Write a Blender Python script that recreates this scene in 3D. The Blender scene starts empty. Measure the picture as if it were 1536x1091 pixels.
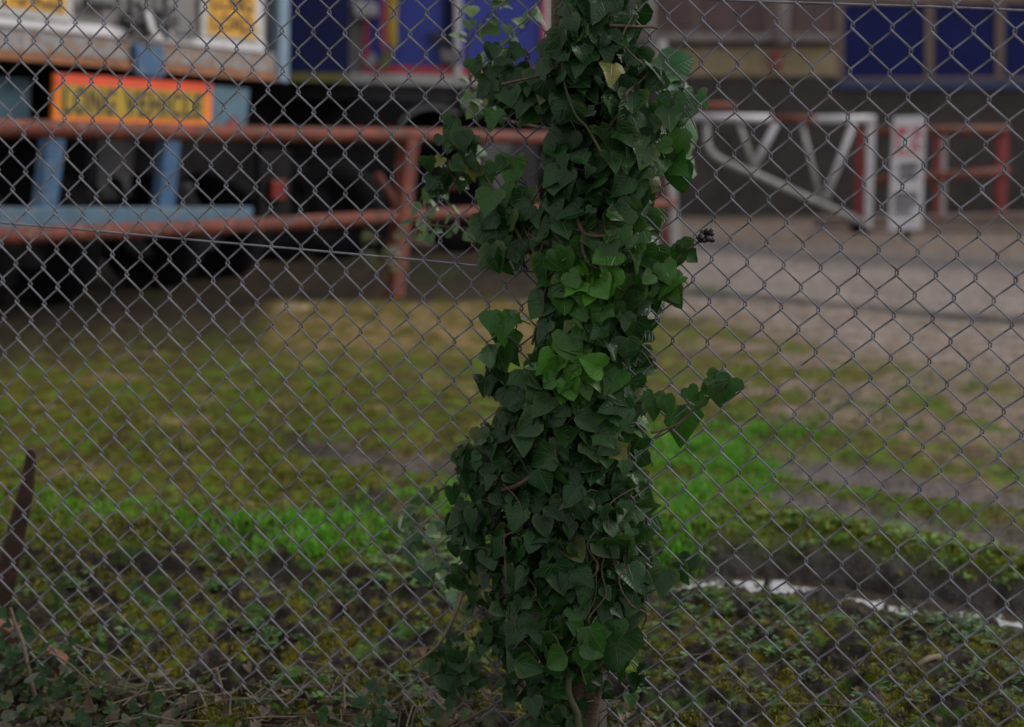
import bpy, math, random
from mathutils import Vector, Matrix, noise
R = math.radians
random.seed(11)
rnd = random.random
uni = random.uniform
scene = bpy.context.scene
col = scene.collection

# ---------------------------------------------------------------- camera geometry
F = 2000.0; PITCH = R(8.9); CP, SP = math.cos(PITCH), math.sin(PITCH)
# camera sits at the origin, 1.18 m above the ground at the foot of the fence
def ray(px, py):
    dx = (px-768)/F; dv = (545.5-py)/F
    return Vector((dx, CP+dv*SP, -SP+dv*CP))
def proj(x, y, z):
    f = y*CP-z*SP; u = y*SP+z*CP
    return 768+F*x/f, 545.5-F*u/f
class Plane:                      # a vertical plane through o along the horizontal direction u
    def __init__(s, ox, oy, ux, uy):
        s.o = Vector((ox, oy, 0)); s.u = Vector((ux, uy, 0)).normalized()
        n = Vector((s.u.y, -s.u.x, 0))
        if n.dot(-s.o) < 0: n = -n
        s.n = n                   # towards the viewer
    def at(s, px, py, off=0.0):
        d = ray(px, py); t = (s.o+s.n*off).dot(s.n)/d.dot(s.n)
        return d*t
def front(y): return Plane(0, y, 1, 0)

# ---------------------------------------------------------------- mesh builder
class MB:
    def __init__(s): s.v = []; s.f = []; s.c = []; s.uv = []; s.col = (1, 1, 1)
    def vert(s, p, uv=(0, 0)):
        s.v.append(tuple(p)); s.c.append(s.col); s.uv.append(uv); return len(s.v)-1
    def box(s, c, e1, e2, e3):    # centre and three half-extent vectors
        b = len(s.v)
        for i in (-1, 1):
            for j in (-1, 1):
                for k in (-1, 1): s.vert(c+e1*i+e2*j+e3*k)
        for q in ((0,1,3,2),(4,6,7,5),(0,4,5,1),(2,3,7,6),(0,2,6,4),(1,5,7,3)): s.f.append([b+i for i in q])
        return s
    def prism(s, pts, back):      # polygon pts extruded by the vector back
        n = len(pts); b = len(s.v)
        for p in pts: s.vert(p)
        for p in pts: s.vert(p+back)
        s.f.append(list(range(b, b+n))); s.f.append([b+n+i for i in reversed(range(n))])
        for i in range(n):
            j = (i+1) % n
            s.f.append([b+i, b+n+i, b+n+j, b+j])
        return s
    def trace(s, pl, px, depth=0.05, off=0.0):
        return s.prism([pl.at(x, y, off) for x, y in px], -pl.n*depth)
    def tube(s, pts, r, n=8, caps=True, taper=None):
        pts = [Vector(p) for p in pts]; m = len(pts); rings = []; prev = None
        for i, p in enumerate(pts):
            t = (pts[min(i+1, m-1)]-pts[max(i-1, 0)]).normalized()
            a = prev if prev else (Vector((0, 0, 1)) if abs(t.z) < .9 else Vector((1, 0, 0)))
            a = (a-t*a.dot(t)); a = a.normalized() if a.length > 1e-6 else t.orthogonal().normalized()
            prev = a; b = t.cross(a)
            rr = r if taper is None else r*(1+(taper-1)*i/(m-1))
            rings.append([s.vert(p+(a*math.cos(6.2832*k/n)+b*math.sin(6.2832*k/n))*rr) for k in range(n)])
        for i in range(m-1):
            for k in range(n):
                k2 = (k+1) % n
                s.f.append([rings[i][k], rings[i][k2], rings[i+1][k2], rings[i+1][k]])
        if caps: s.f.append(rings[0][::-1]); s.f.append(rings[-1])
        return s
    def lathe(s, c, axis, prof, n=24):   # prof: list of (radius, along)
        axis = axis.normalized(); a = axis.orthogonal().normalized(); b = axis.cross(a); rings = []
        for r, h in prof:
            rings.append([s.vert(c+axis*h+(a*math.cos(6.2832*k/n)+b*math.sin(6.2832*k/n))*max(r, 1e-4)) for k in range(n)])
        for i in range(len(prof)-1):
            for k in range(n):
                k2 = (k+1) % n
                s.f.append([rings[i][k], rings[i][k2], rings[i+1][k2], rings[i+1][k]])
        return s
    def ball(s, c, r, n=8):
        return s.lathe(c, Vector((rnd()-.5, rnd()-.5, 1)), [(r*math.sin(math.pi*i/n), -r*math.cos(math.pi*i/n)) for i in range(n+1)], n+2)
    def build(s, name, m, parent=None, smooth=False, bevel=0):
        me = bpy.data.meshes.new(name); me.from_pydata(s.v, [], s.f)
        me.materials.append(m)
        a = me.color_attributes.new('Col', 'FLOAT_COLOR', 'POINT')
        flat = []
        for c in s.c: flat += [c[0], c[1], c[2], 1.0]
        a.data.foreach_set('color', flat)
        ul = me.uv_layers.new(name='UVMap'); li = [0]*len(me.loops); me.loops.foreach_get('vertex_index', li)
        fu = []
        for i in li: fu += s.uv[i]
        ul.data.foreach_set('uv', fu)
        if smooth: me.polygons.foreach_set('use_smooth', [True]*len(me.polygons))
        o = bpy.data.objects.new(name, me); col.objects.link(o)
        if parent:
            o.parent = parent; off = parent_world(parent)
            if off.length > 0: me.transform(Matrix.Translation(-off))
        if bevel:
            b = o.modifiers.new('bevel', 'BEVEL'); b.width = bevel; b.segments = 2; b.limit_method = 'ANGLE'
        return o
def parent_world(o):
    v = Vector((0, 0, 0))
    while o: v += o.location; o = o.parent
    return v
def empty(name, loc, label, cat, group=None):
    o = bpy.data.objects.new(name, None); o.location = loc; o.empty_display_size = .1; col.objects.link(o)
    return tag(o, label, cat, group)
def tag(o, label, cat, group=None, kind=None):
    o['label'] = label; o['category'] = cat
    if group: o['group'] = group
    if kind: o['kind'] = kind
    return o
def struct(o, kind='structure'): o['kind'] = kind; return o

# ---------------------------------------------------------------- materials
def mat(name, base, rough=.6, metal=0.0, var=.25, scale=6.0, rust=None, rust_amt=.5, spots=None, bump=.0, bscale=40., attr=False, spec=.5, trans=0.0):
    m = bpy.data.materials.new(name); m.use_nodes = True; nt = m.node_tree; N = nt.nodes; L = nt.links
    b = N['Principled BSDF']; b.inputs['Roughness'].default_value = rough; b.inputs['Metallic'].default_value = metal
    b.inputs['Specular IOR Level'].default_value = spec
    tc = N.new('ShaderNodeTexCoord')
    def nz(sc, det=6, ro=.6):
        t = N.new('ShaderNodeTexNoise'); t.inputs['Scale'].default_value = sc; t.inputs['Detail'].default_value = det; t.inputs['Roughness'].default_value = ro
        L.new(tc.outputs['Object'], t.inputs['Vector']); return t
    def ramp(src, lo, hi):
        mr = N.new('ShaderNodeMapRange'); mr.inputs[1].default_value = lo; mr.inputs[2].default_value = hi; L.new(src, mr.inputs[0]); return mr.outputs[0]
    def mix(fac, a, bb, typ='MIX'):
        x = N.new('ShaderNodeMix'); x.data_type = 'RGBA'; x.blend_type = typ
        for sock, v in ((x.inputs[0], fac), (x.inputs[6], a), (x.inputs[7], bb)):
            if hasattr(v, 'links'): L.new(v, sock)
            elif isinstance(v, (int, float)): sock.default_value = v
            else: sock.default_value = (*v, 1)
        return x.outputs[2]
    if attr:
        at = N.new('ShaderNodeAttribute'); at.attribute_name = 'Col'; c = at.outputs['Color']
    else:
        rgb = N.new('ShaderNodeRGB'); rgb.outputs[0].default_value = (*base, 1); c = rgb.outputs[0]
    n1 = nz(scale)
    f = ramp(n1.outputs[0], .3, .7)
    g = N.new('ShaderNodeMapRange'); g.inputs[3].default_value = 1-var; g.inputs[4].default_value = 1+var; L.new(f, g.inputs[0])
    comb = N.new('ShaderNodeCombineColor')
    for i in range(3): L.new(g.outputs[0], comb.inputs[i])
    c = mix(1.0, c, comb.outputs[0], 'MULTIPLY')
    if rust:
        n2 = nz(scale*1.7+3, 8, .7); c = mix(ramp(n2.outputs[0], .62-rust_amt*.25, .70-rust_amt*.15), c, rust)
    if spots:
        n3 = nz(scale*5, 4, .6); c = mix(ramp(n3.outputs[0], .6, .66), c, spots)
    L.new(c, b.inputs['Base Color'])
    if bump:
        nb = nz(bscale, 6, .65); bp = N.new('ShaderNodeBump'); bp.inputs['Strength'].default_value = bump; bp.inputs['Distance'].default_value = .02
        L.new(nb.outputs[0], bp.inputs['Height']); L.new(bp.outputs[0], b.inputs['Normal'])
    if trans:
        tr = N.new('ShaderNodeBsdfTranslucent'); br = mix(1.0, c, (1.25, 1.5, .8), 'MULTIPLY'); L.new(br, tr.inputs[0])
        ms = N.new('ShaderNodeMixShader'); ms.inputs[0].default_value = trans
        L.new(b.outputs[0], ms.inputs[1]); L.new(tr.outputs[0], ms.inputs[2]); L.new(ms.outputs[0], N['Material Output'].inputs[0])
    return m

M = {}
M['wire'] = mat('galvanised_wire', (.165, .163, .185), .7, .05, .35, 14, rust=(.09, .065, .05), rust_amt=.35)
M['post'] = mat('old_concrete', (.028, .025, .02), .9, 0, .4, 10, bump=.3)
M['rail'] = mat('faded_red_paint', (.17, .036, .022), .75, 0, .4, 6, rust=(.08, .038, .026), rust_amt=.75, spots=(.30, .17, .12), spec=.3)
M['darkred'] = mat('dark_red_paint', (.25, .03, .03), .5, 0, .2, 5, rust=(.12, .03, .02), rust_amt=.4)
M['white'] = mat('weathered_white_paint', (.55, .535, .55), .6, 0, .15, 5, rust=(.3, .25, .2), rust_amt=.25)
M['offwhite'] = mat('dirty_white_paint', (.42, .41, .39), .65, 0, .2, 5, rust=(.22, .16, .11), rust_amt=.3)
M['grey'] = mat('dull_grey_panel', (.16, .145, .14), .6, 0, .18, 4, rust=(.16, .13, .11), rust_amt=.25)
M['darkgrey'] = mat('dark_grey_steel', (.032, .032, .036), .7, 0, .3, 6, rust=(.05, .035, .03), rust_amt=.4)
M['tank'] = mat('grey_tank_metal', (.13, .13, .13), .5, .3, .12, 3)
M['beam'] = mat('rusty_blue_grey_beam', (.23, .25, .26), .7, 0, .25, 7, rust=(.20, .10, .045), rust_amt=.8, spots=(.1, .13, .18))
M['rusty'] = mat('orange_rust', (.24, .1, .045), .85, 0, .4, 9, spots=(.12, .07, .05))
M['blue'] = mat('mid_blue_paint', (.024, .085, .18), .5, 0, .2, 6, rust=(.09, .13, .17), rust_amt=.4)
M['paleblue'] = mat('pale_blue_paint', (.062, .128, .19), .6, 0, .25, 6, rust=(.15, .15, .13), rust_amt=.4)
M['lightblue'] = mat('light_blue_post', (.15, .22, .29), .6, 0, .15, 6)
M['teal'] = mat('dull_teal_blue', (.06, .13, .18), .6, 0, .25, 6, rust=(.1, .06, .05), rust_amt=.3)
M['navy'] = mat('navy_panel', (.008, .013, .065), .6, 0, .2, 3, spec=.15)
M['shutter'] = mat('dark_blue_shutter', (.008, .011, .085), .6, 0, .2, 3, spec=.15)
M['sillblue'] = mat('blue_sill_paint', (.015, .027, .095), .5, 0, .2, 5)
M['curtain'] = mat('royal_blue_curtain', (.022, .04, .30), .55, 0, .15, 3)
M['trimred'] = mat('crimson_trim', (.42, .03, .05), .5, 0, .15, 5)
M['black'] = mat('black_rubber', (.007, .007, .008), .9, 0, .3, 8, spec=.15)
M['under'] = mat('grimy_underbody_shade', (.012, .011, .011), .95, 0, .4, 5, spec=.1)  # underbody grime, and the shade painted on sheets beneath the vehicles
M['yellow'] = mat('amber_plate', (.62, .30, .008), .5, 0, .12, 6)
M['boardyellow'] = mat('board_yellow', (.35, .225, .006), .5, 0, .12, 7)
M['boardred'] = mat('board_red_orange', (.62, .055, .008), .5, 0, .12, 7)
M['boardorange'] = mat('board_orange', (.70, .17, .008), .5, 0, .12, 7)
M['ink'] = mat('black_lettering', (.012, .01, .008), .6, 0, .3, 20)
M['redink'] = mat('faded_red_lettering', (.42, .03, .05), .6, 0, .3, 12)
M['greyink'] = mat('faded_black_lettering', (.028, .03, .04), .6, 0, .4, 12)
M['olive'] = mat('olive_strip', (.13, .12, .025), .7, 0, .2, 6)
M['strapyellow'] = mat('yellow_webbing', (.50, .34, .02), .7, 0, .3, 14, spots=(.25, .1, .06))
M['strapred'] = mat('red_webbing', (.40, .07, .08), .7, 0, .3, 14, spots=(.5, .3, .25))
M['lens'] = mat('red_lamp_lens', (.16, .012, .008), .3, 0, .1, 6)
M['wallbrown'] = mat('brown_render', (.16, .115, .095), .9, 0, .25, 1.2, spots=(.12, .085, .07), bump=.3)
M['walldark'] = mat('dark_maroon_panel', (.10, .062, .06), .8, 0, .25, 2)
M['wallsand'] = mat('stained_sand_render', (.25, .195, .12), .9, 0, .3, 1.5, rust=(.2, .17, .06), rust_amt=.5)
M['lower_wall'] = mat('dark_brown_wall', (.04, .034, .03), .9, 0, .4, 2.5, spots=(.06, .045, .035), bump=.4)
M['ledge'] = mat('grey_stone_ledge', (.20, .18, .165), .9, 0, .25, 3)
M['pipe'] = mat('pale_grey_pipe', (.33, .30, .29), .6, 0, .1, 5)
M['mullion'] = mat('brown_mullion', (.14, .10, .075), .7, 0, .2, 5)
M['shed'] = mat('dark_shed_cladding', (.05, .045, .045), .9, 0, .3, 1.5)
M['stake'] = mat('wet_brown_wood', (.042, .018, .009), .85, 0, .5, 18, spots=(.016, .01, .007), bump=.6, bscale=60)
M['brick'] = mat('orange_terracotta', (.12, .046, .022), .9, 0, .35, 25, bump=.5)
M['stem'] = mat('brown_vine_bark', (.085, .054, .034), .8, 0, .4, 40, spots=(.14, .10, .065), bump=.5, bscale=120)
M['greenstem'] = mat('green_vine_bark', (.05, .052, .018), .7, 0, .4, 40, bump=.3, bscale=120)
M['twig'] = mat('pale_dry_twig', (.145, .105, .072), .85, 0, .35, 30, bump=.4, bscale=150)
M['berry'] = mat('purple_black_berry', (.022, .016, .022), .45, 0, .4, 150, spots=(.05, .04, .045))
M['grass'] = mat('grass_blade', (0, 0, 0), .5, 0, .15, 8, attr=True, trans=.3, spec=.3)
M['weed'] = mat('small_weed_leaf', (0, 0, 0), .5, 0, .2, 30, attr=True, trans=.2, spec=.3)
M['dry'] = mat('dry_leaf', (0, 0, 0), .8, 0, .3, 60, attr=True, trans=.15, spec=.2)
M['slab'] = mat('mossy_concrete', (.27, .21, .12), .9, 0, .3, 5, rust=(.14, .13, .04), rust_amt=.4, bump=.5)

def ground_mat():
    m = mat('yard_earth', (0, 0, 0), .9, 0, .35, 9, attr=True, bump=.9, bscale=60, spec=.12)
    nt = m.node_tree; N = nt.nodes; L = nt.links; b = N['Principled BSDF']
    at = N.new('ShaderNodeAttribute'); at.attribute_name = 'Wet'
    mr = N.new('ShaderNodeMapRange'); mr.inputs[3].default_value = .92; mr.inputs[4].default_value = .38
    L.new(at.outputs['Fac'], mr.inputs[0]); L.new(mr.outputs[0], b.inputs['Roughness'])
    return m
def fine(m, sc, lo, hi):
    nt = m.node_tree; N = nt.nodes; L = nt.links; b = N['Principled BSDF']; src = b.inputs['Base Color'].links[0].from_socket
    t = N.new('ShaderNodeTexNoise'); t.inputs['Scale'].default_value = sc; t.inputs['Detail'].default_value = 5; t.inputs['Roughness'].default_value = .7
    tc = N.new('ShaderNodeTexCoord'); L.new(tc.outputs['Object'], t.inputs[0])
    mr = N.new('ShaderNodeMapRange'); mr.inputs[1].default_value = .35; mr.inputs[2].default_value = .65; mr.inputs[3].default_value = lo; mr.inputs[4].default_value = hi; L.new(t.outputs[0], mr.inputs[0])
    v = N.new('ShaderNodeVectorMath'); v.operation = 'SCALE'; L.new(src, v.inputs[0]); L.new(mr.outputs[0], v.inputs['Scale']); L.new(v.outputs[0], b.inputs['Base Color'])
M['ground'] = ground_mat(); fine(M['ground'], 70, .45, 1.5)
def water_mat():
    m = bpy.data.materials.new('muddy_water'); m.use_nodes = True; nt = m.node_tree; N = nt.nodes; L = nt.links
    b = N['Principled BSDF']; b.inputs['Base Color'].default_value = (.035, .025, .018, 1); b.inputs['Roughness'].default_value = .04; b.inputs['IOR'].default_value = 1.45
    b.inputs['Specular IOR Level'].default_value = 1.0
    t = N.new('ShaderNodeTexNoise'); t.inputs['Scale'].default_value = 14; bp = N.new('ShaderNodeBump'); bp.inputs['Strength'].default_value = .06; bp.inputs['Distance'].default_value = .02
    tc = N.new('ShaderNodeTexCoord'); L.new(tc.outputs['Object'], t.inputs[0]); L.new(t.outputs[0], bp.inputs['Height']); L.new(bp.outputs[0], b.inputs['Normal'])
    return m
M['water'] = water_mat()
def ivy_mat():
    m = mat('ivy_leaf', (0, 0, 0), .31, 0, .25, 40, attr=True, trans=.24, spec=.28)
    nt = m.node_tree; N = nt.nodes; L = nt.links; b = N['Principled BSDF']
    uv = N.new('ShaderNodeUVMap'); sep = N.new('ShaderNodeSeparateXYZ'); L.new(uv.outputs[0], sep.inputs[0])
    def mth(op, a, bb=None, cl=False):
        n = N.new('ShaderNodeMath'); n.operation = op; n.use_clamp = cl
        for i, v in enumerate((a, bb)):
            if v is None: continue
            if hasattr(v, 'links'): L.new(v, n.inputs[i])
            else: n.inputs[i].default_value = v
        return n.outputs[0]
    ax = mth('ABSOLUTE', sep.outputs[0]); y = sep.outputs[1]
    total = None
    for ang, w in ((0, .022), (36, .016), (68, .014), (100, .011)):
        c, s_ = math.cos(R(ang)), math.sin(R(ang))
        perp = mth('ABSOLUTE', mth('SUBTRACT', mth('MULTIPLY', ax, c), mth('MULTIPLY', y, s_)))
        along = mth('ADD', mth('MULTIPLY', ax, s_), mth('MULTIPLY', y, c))
        v = mth('MULTIPLY', mth('SUBTRACT', 1.0, mth('DIVIDE', perp, w), True), mth('GREATER_THAN', along, 0.0))
        total = v if total is None else mth('MAXIMUM', total, v)
    # fine side veins off the midrib
    fr = mth('FRACT', mth('MULTIPLY', mth('SUBTRACT', y, mth('MULTIPLY', ax, .75)), 7.0))
    sv = mth('MULTIPLY', mth('SUBTRACT', 1.0, mth('MULTIPLY', mth('ABSOLUTE', mth('SUBTRACT', fr, .5)), 9.0), True), .35)
    total = mth('MAXIMUM', total, sv)
    src = b.inputs['Base Color'].links[0].from_socket
    mx = N.new('ShaderNodeMix'); mx.data_type = 'RGBA'; L.new(mth('MULTIPLY', total, .7), mx.inputs[0]); L.new(src, mx.inputs[6])
    li = N.new('ShaderNodeMix'); li.data_type = 'RGBA'; li.blend_type = 'ADD'; li.inputs[0].default_value = 1; L.new(src, li.inputs[6]); li.inputs[7].default_value = (.055, .085, .045, 1)
    L.new(li.outputs[2], mx.inputs[7]); L.new(mx.outputs[2], b.inputs['Base Color'])
    bp = N.new('ShaderNodeBump'); bp.inputs['Strength'].default_value = .5; bp.inputs['Distance'].default_value = .003; bp.invert = True
    L.new(total, bp.inputs['Height']); L.new(bp.outputs[0], b.inputs['Normal'])
    return m
M['ivy'] = ivy_mat()

# ---------------------------------------------------------------- ground
def lerp_line(pts, x):
    if x <= pts[0][0]: return pts[0][1]
    for (x0, y0), (x1, y1) in zip(pts, pts[1:]):
        if x <= x1: return y0+(y1-y0)*(x-x0)/(x1-x0)
    return pts[-1][1]
def sstep(a, b, x):
    t = min(1, max(0, (x-a)/(b-a))); return t*t*(3-2*t)
def base_z(y): return -1.18+.18*sstep(2.5, 13, y)
TRENCH = [(560, 790), (760, 815), (960, 846), (1036, 853), (1170, 866), (1295, 877), (1455, 896), (1536, 910), (1700, 935)]
BANK = [(960, 800), (1095, 788), (1176, 793), (1293, 811), (1410, 833), (1536, 858), (1700, 885)]
RUT2 = [(1060, 728), (1176, 751), (1275, 772), (1410, 789), (1536, 808), (1700, 832)]
RIDGE = [(1130, 716), (1240, 735), (1342, 752), (1410, 757), (1536, 769), (1700, 790)]
RUT3 = [(1050, 688), (1212, 708), (1320, 721), (1455, 736), (1536, 748), (1700, 770)]
MOSSL = [(1050, 668), (1230, 681), (1387, 695), (1536, 711), (1700, 730)]
RUTL = [(330, 650), (480, 672), (680, 700), (860, 712)]
def gss(d, w): return math.exp(-(d/w)**2)
def nz3(x, y, s, o=0.0): return noise.noise(Vector((x*s+o, y*s-o, o*.37)))
def features(x, y):
    px, py = proj(x, y, base_z(y))
    if y < 1.6: return px, 2000, {}
    py += (4.5*nz3(x, y, 2.2, 3)+3.5*nz3(x, y, 7, 9))*(.3+.7*sstep(480, 720, py))
    f = {}
    if 250 < px < 1900 and 560 < py < 1000:
        e = sstep(600, 760, px)
        f['trench'] = gss(py-lerp_line(TRENCH, px), 23+max(0, px-1250)*.01)*(.35+.65*sstep(780, 980, px))*e
        f['wall'] = gss(py-lerp_line(TRENCH, px)+6, 36)*sstep(930, 1010, px)
        f['bank'] = gss(py-lerp_line(BANK, px), 24)*sstep(930, 1010, px)
        f['rut2'] = gss(py-lerp_line(RUT2, px), 13)*sstep(1090, 1200, px)
        f['ridge'] = gss(py-lerp_line(RIDGE, px), 8)*sstep(1120, 1200, px)
        f['mossl'] = gss(py-lerp_line(MOSSL, px), 6)*sstep(1150, 1250, px)
        f['rut3'] = gss(py-lerp_line(RUT3, px), 17)*sstep(1060, 1230, px)
        f['rutl'] = gss(py-lerp_line(RUTL, px), 12)*sstep(380, 480, px)*(1-sstep(760, 900, px))
        f['mound'] = gss(px-565, 55)*gss(py-758, 16)
    return px, py, f
def ell(px, py, cx, cy, rx, ry): return math.exp(-(((px-cx)/rx)**2+((py-cy)/ry)**2)**1.5)
def grassiness(px, py):
    g = 0
    for (cx, cy, rx, ry, s) in ((465, 802, 125, 36, 1.35), (650, 735, 60, 32, .6), (110, 765, 170, 24, .32), (1050, 700, 110, 75, 1.25), (1130, 640, 130, 24, .8), (1010, 780, 60, 60, 1),
                                (1430, 572, 75, 17, .6), (1050, 433, 48, 9, .7), (760, 760, 120, 60, .7), (290, 778, 90, 24, .3), (1270, 600, 70, 18, .4), (660, 410, 60, 14, .4), (230, 445, 40, 10, .3)):
        g = max(g, s*ell(px, py, cx, cy, rx, ry))
    return g*(.35+.65*sstep(-.25, .25, noise.noise(Vector((px*.016, py*.045, 3)))))*(.45+.55*sstep(-.3, .15, noise.noise(Vector((px*.05, py*.12, 8)))))
def height(x, y):
    px, py, f = features(x, y)
    z = base_z(y)
    near = 1-sstep(4.5, 8, y); mid = 1-sstep(7, 14, y)
    if f: near *= 1-.8*min(1, f['trench']+f['bank']*.6+f['rut2']*.6+f['ridge']*.5+f['rut3']*.6)
    z += (.030*nz3(x, y, 5, 1)+.026*nz3(x, y, 13, 5))*near+.02*nz3(x, y, 1.1, 7)*mid
    z += .018*nz3(x, y, 34, 2)*(1-sstep(3.2, 6, y))*(near+.15)/1.15 + .009*nz3(x, y, 75, 4)*(1-sstep(3, 4.5, y))
    if f:
        z += -(.060+.04*nz3(x, y, 2.6, 61)+.03*nz3(x, y, 9, 63)+.03*nz3(x, y, 26, 65))*f['trench']+(.05*gss(px-1240, 46)+.04*(gss(px-1092, 8)+gss(px-1150, 6)+gss(px-1330, 6)+gss(px-1383, 6)+gss(px-1425, 8)+gss(px-1480, 14))+.02*noise.noise(Vector((px*.09, py*.3, 5))))*gss(py-lerp_line(TRENCH, px)-8, 13)*sstep(960, 1010, px)+.036*f['bank']-.022*f['rut2']+.012*f['ridge']-.016*f['rut3']+.008*f['mossl']-.045*f['rutl']+.05*f['mound']
    return z
def mixc(a, b, t): t = min(1, max(0, t)); return tuple(a[i]+(b[i]-a[i])*t for i in range(3))
SOIL = (.017, .0115, .008); MUD = (.042, .032, .028); RUTMUD = (.092, .074, .066); WETMUD = (.024, .019, .017); MOSS = (.080, .072, .004); MOSSG = (.045, .125, .004)
PALE = (.215, .150, .068); CONC = (.23, .193, .172); TARM = (.165, .128, .11); DARKT = (.065, .06, .06); OLIVE = (.088, .075, .008); DIRT = (.17, .126, .09)
def ground_col(x, y):
    px, py, f = features(x, y)
    n1 = nz3(x, y, 2.3, 11); n2 = nz3(x, y, 7, 13); n3 = nz3(x, y, 20, 17); n4 = nz3(x, y, 48, 19)
    wet = .25
    # near mossy soil
    c = SOIL
    c = mixc(c, MUD, .35+1.3*n2 if n2 > -.2 else 0)
    c = mixc(c, MOSS, sstep(.02, .28, n3*.7+n4*.45+n2*.4))
    c = mixc(c, MOSSG, .5*sstep(.1, .4, nz3(x, y, 16, 31)))
    # field further back
    t = 1-sstep(770, 840, py)
    fld = mixc(OLIVE, mixc(SOIL, (.06, .045, .018), .5), .7*sstep(.0, .5, -n2*.7-.6*n3+.1+.5*nz3(x, y, 1.2, 71)))
    fld = mixc(fld, MOSSG, .75*sstep(.05, .4, n2*.5+n3*.8+.3*n4))
    fld = mixc(fld, PALE, .5*sstep(.15, .5, nz3(x, y, 4, 41)))
    c = mixc(c, fld, t)
    # dry dirt on the right half, above the ruts
    rt = sstep(940, 1150, px)*(1-sstep(600, 690, py-(px-1200)*.09))
    dm = mixc(DIRT, OLIVE, sstep(-.12, .2, n1+n2*.6+.0014*(1230-px)+.0012*(py-560)))
    dm = mixc(dm, MOSSG, .5*sstep(.15, .45, n2+.3*n1))
    c = mixc(c, dm, rt)
    # gravel / concrete
    e1 = lerp_line([(900, 466), (1050, 476), (1180, 502), (1260, 530), (1400, 546), (1536, 556), (1700, 570)], px)+14*n2+20*n1
    c = mixc(c, mixc(DIRT, CONC, .45+n3), (1-sstep(e1-18, e1+6, py))*sstep(930, 1010, px))
    k = lerp_line([(900, 428), (1040, 440), (1160, 449), (1370, 470), (1536, 482), (1800, 500)], px)
    if px > 900:
        c = mixc(c, mixc(CONC, TARM, .3+.8*n1), 1-sstep(k-8, k-2, py))
        c = mixc(c, (.035, .032, .032), gss(py-k, 6)*min(1, .85+.4*sstep(1300, 1400, px)+.6*n1))  # dark line paints the shadow at the kerb step edge
        k2 = lerp_line([(900, 352), (1040, 366), (1200, 384), (1400, 394), (1536, 398), (1800, 405)], px)
        c = mixc(c, mixc(TARM, DIRT, .4+n2), 1-sstep(k2-14, k2-8, py))
        c = mixc(c, DARKT, .8*gss(py-k2, 11))
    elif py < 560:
        # left: trailer shade painted dark into the earth, and pale strip
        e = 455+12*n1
        shaded_earth = mixc((.022, .017, .013), (.05, .035, .02), .5+n2)
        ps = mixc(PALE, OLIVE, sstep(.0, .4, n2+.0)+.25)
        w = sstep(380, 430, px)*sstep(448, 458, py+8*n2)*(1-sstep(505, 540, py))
        c = mixc(c, shaded_earth, 1-sstep(455, 565, py+(px-300)*.07))
        c = mixc(c, ps, min(1, 1.3*w))
        c = mixc(c, mixc(CONC, PALE, .4), sstep(600, 660, px)*gss(py-352, 20))
    if f:
        c = mixc(c, RUTMUD, min(1, 1.4*f['rut2'])); c = mixc(c, RUTMUD, min(1, 1.4*f['rut3']))
        c = mixc(c, WETMUD, min(1, 1.5*f['trench'])); c = mixc(c, mixc(WETMUD, RUTMUD, .35+n1), min(1, f['rutl']*1.5))
        c = mixc(c, mixc(MOSSG, MOSS, .5+n2), min(1, f['bank']*1.15+f['ridge']*1.1+f['mossl']))
        c = mixc(c, mixc(WETMUD, SOIL, .5+n2), min(1, 1.5*f['wall'])*(1-.8*min(1, f['bank']*1.1)*(py < lerp_line(BANK, px)+14)))
        wet += .7*max(f['wall'], f['trench'], f['rut2'], f['rut3']*.7)
        c = mixc(c, mixc(WETMUD, SOIL, .5), f['mound'])
        c = mixc(c, MUD, .9*ell(px, py, 665, 800, 70, 25))
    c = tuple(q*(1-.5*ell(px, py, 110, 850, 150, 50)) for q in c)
    g = grassiness(px, py)
    c = mixc(c, (.035, .07, .012), min(1, g*1.1))
    wet += .5*sstep(.1, .4, nz3(x, y, 3, 51))*sstep(800, 900, py)
    m = 1+.35*n4+.2*n3
    return tuple(max(.004, v*m) for v in c), min(1, wet)

def build_ground():
    pys = [1330+i*-4.0 for i in range(60)]+[1091-3.0*i for i in range(254)]
    ys = [-40, -10, -2, .6]+[(-base_z(3) / math.tan(PITCH+math.atan((p-545.5)/F))) for p in pys]
    y = ys[-1]
    while y < 400: y *= 1.035; ys.append(y)
    ys = sorted(set(round(v, 5) for v in ys))
    pxs = [-9000, -4000, -2200, -1400, -900, -600, -400, -250, -150, -80, -40]+[i*4.6 for i in range(335)]+[1570, 1610, 1680, 1800, 1950, 2200, 2600, 3300, 5000, 10000]
    rs = [(p-768)/F for p in pxs]
    v = []; f = []; cl = []; wt = []
    for y in ys:
        yy = max(abs(y), 2.0)
        for r in rs:
            x = r*yy*1.02
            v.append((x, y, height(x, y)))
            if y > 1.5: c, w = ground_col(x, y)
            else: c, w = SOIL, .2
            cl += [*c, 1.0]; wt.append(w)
    n = len(rs)
    for j in range(len(ys)-1):
        for i in range(n-1): f.append((j*n+i, j*n+i+1, (j+1)*n+i+1, (j+1)*n+i))
    me = bpy.data.meshes.new('ground'); me.from_pydata(v, [], f); me.materials.append(M['ground'])
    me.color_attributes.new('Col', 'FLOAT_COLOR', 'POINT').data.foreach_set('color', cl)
    me.attributes.new('Wet', 'FLOAT', 'POINT').data.foreach_set('value', wt)
    me.polygons.foreach_set('use_smooth', [True]*len(me.polygons))
    o = bpy.data.objects.new('ground', me); col.objects.link(o); struct(o)
build_ground()

def ground_pt(px, py):
    d = ray(px, py); z = -1.15
    for _ in range(4):
        t = z/d.z; z = height(d.x*t, d.y*t)
    t = z/d.z
    return Vector((d.x*t, d.y*t, z))

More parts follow.
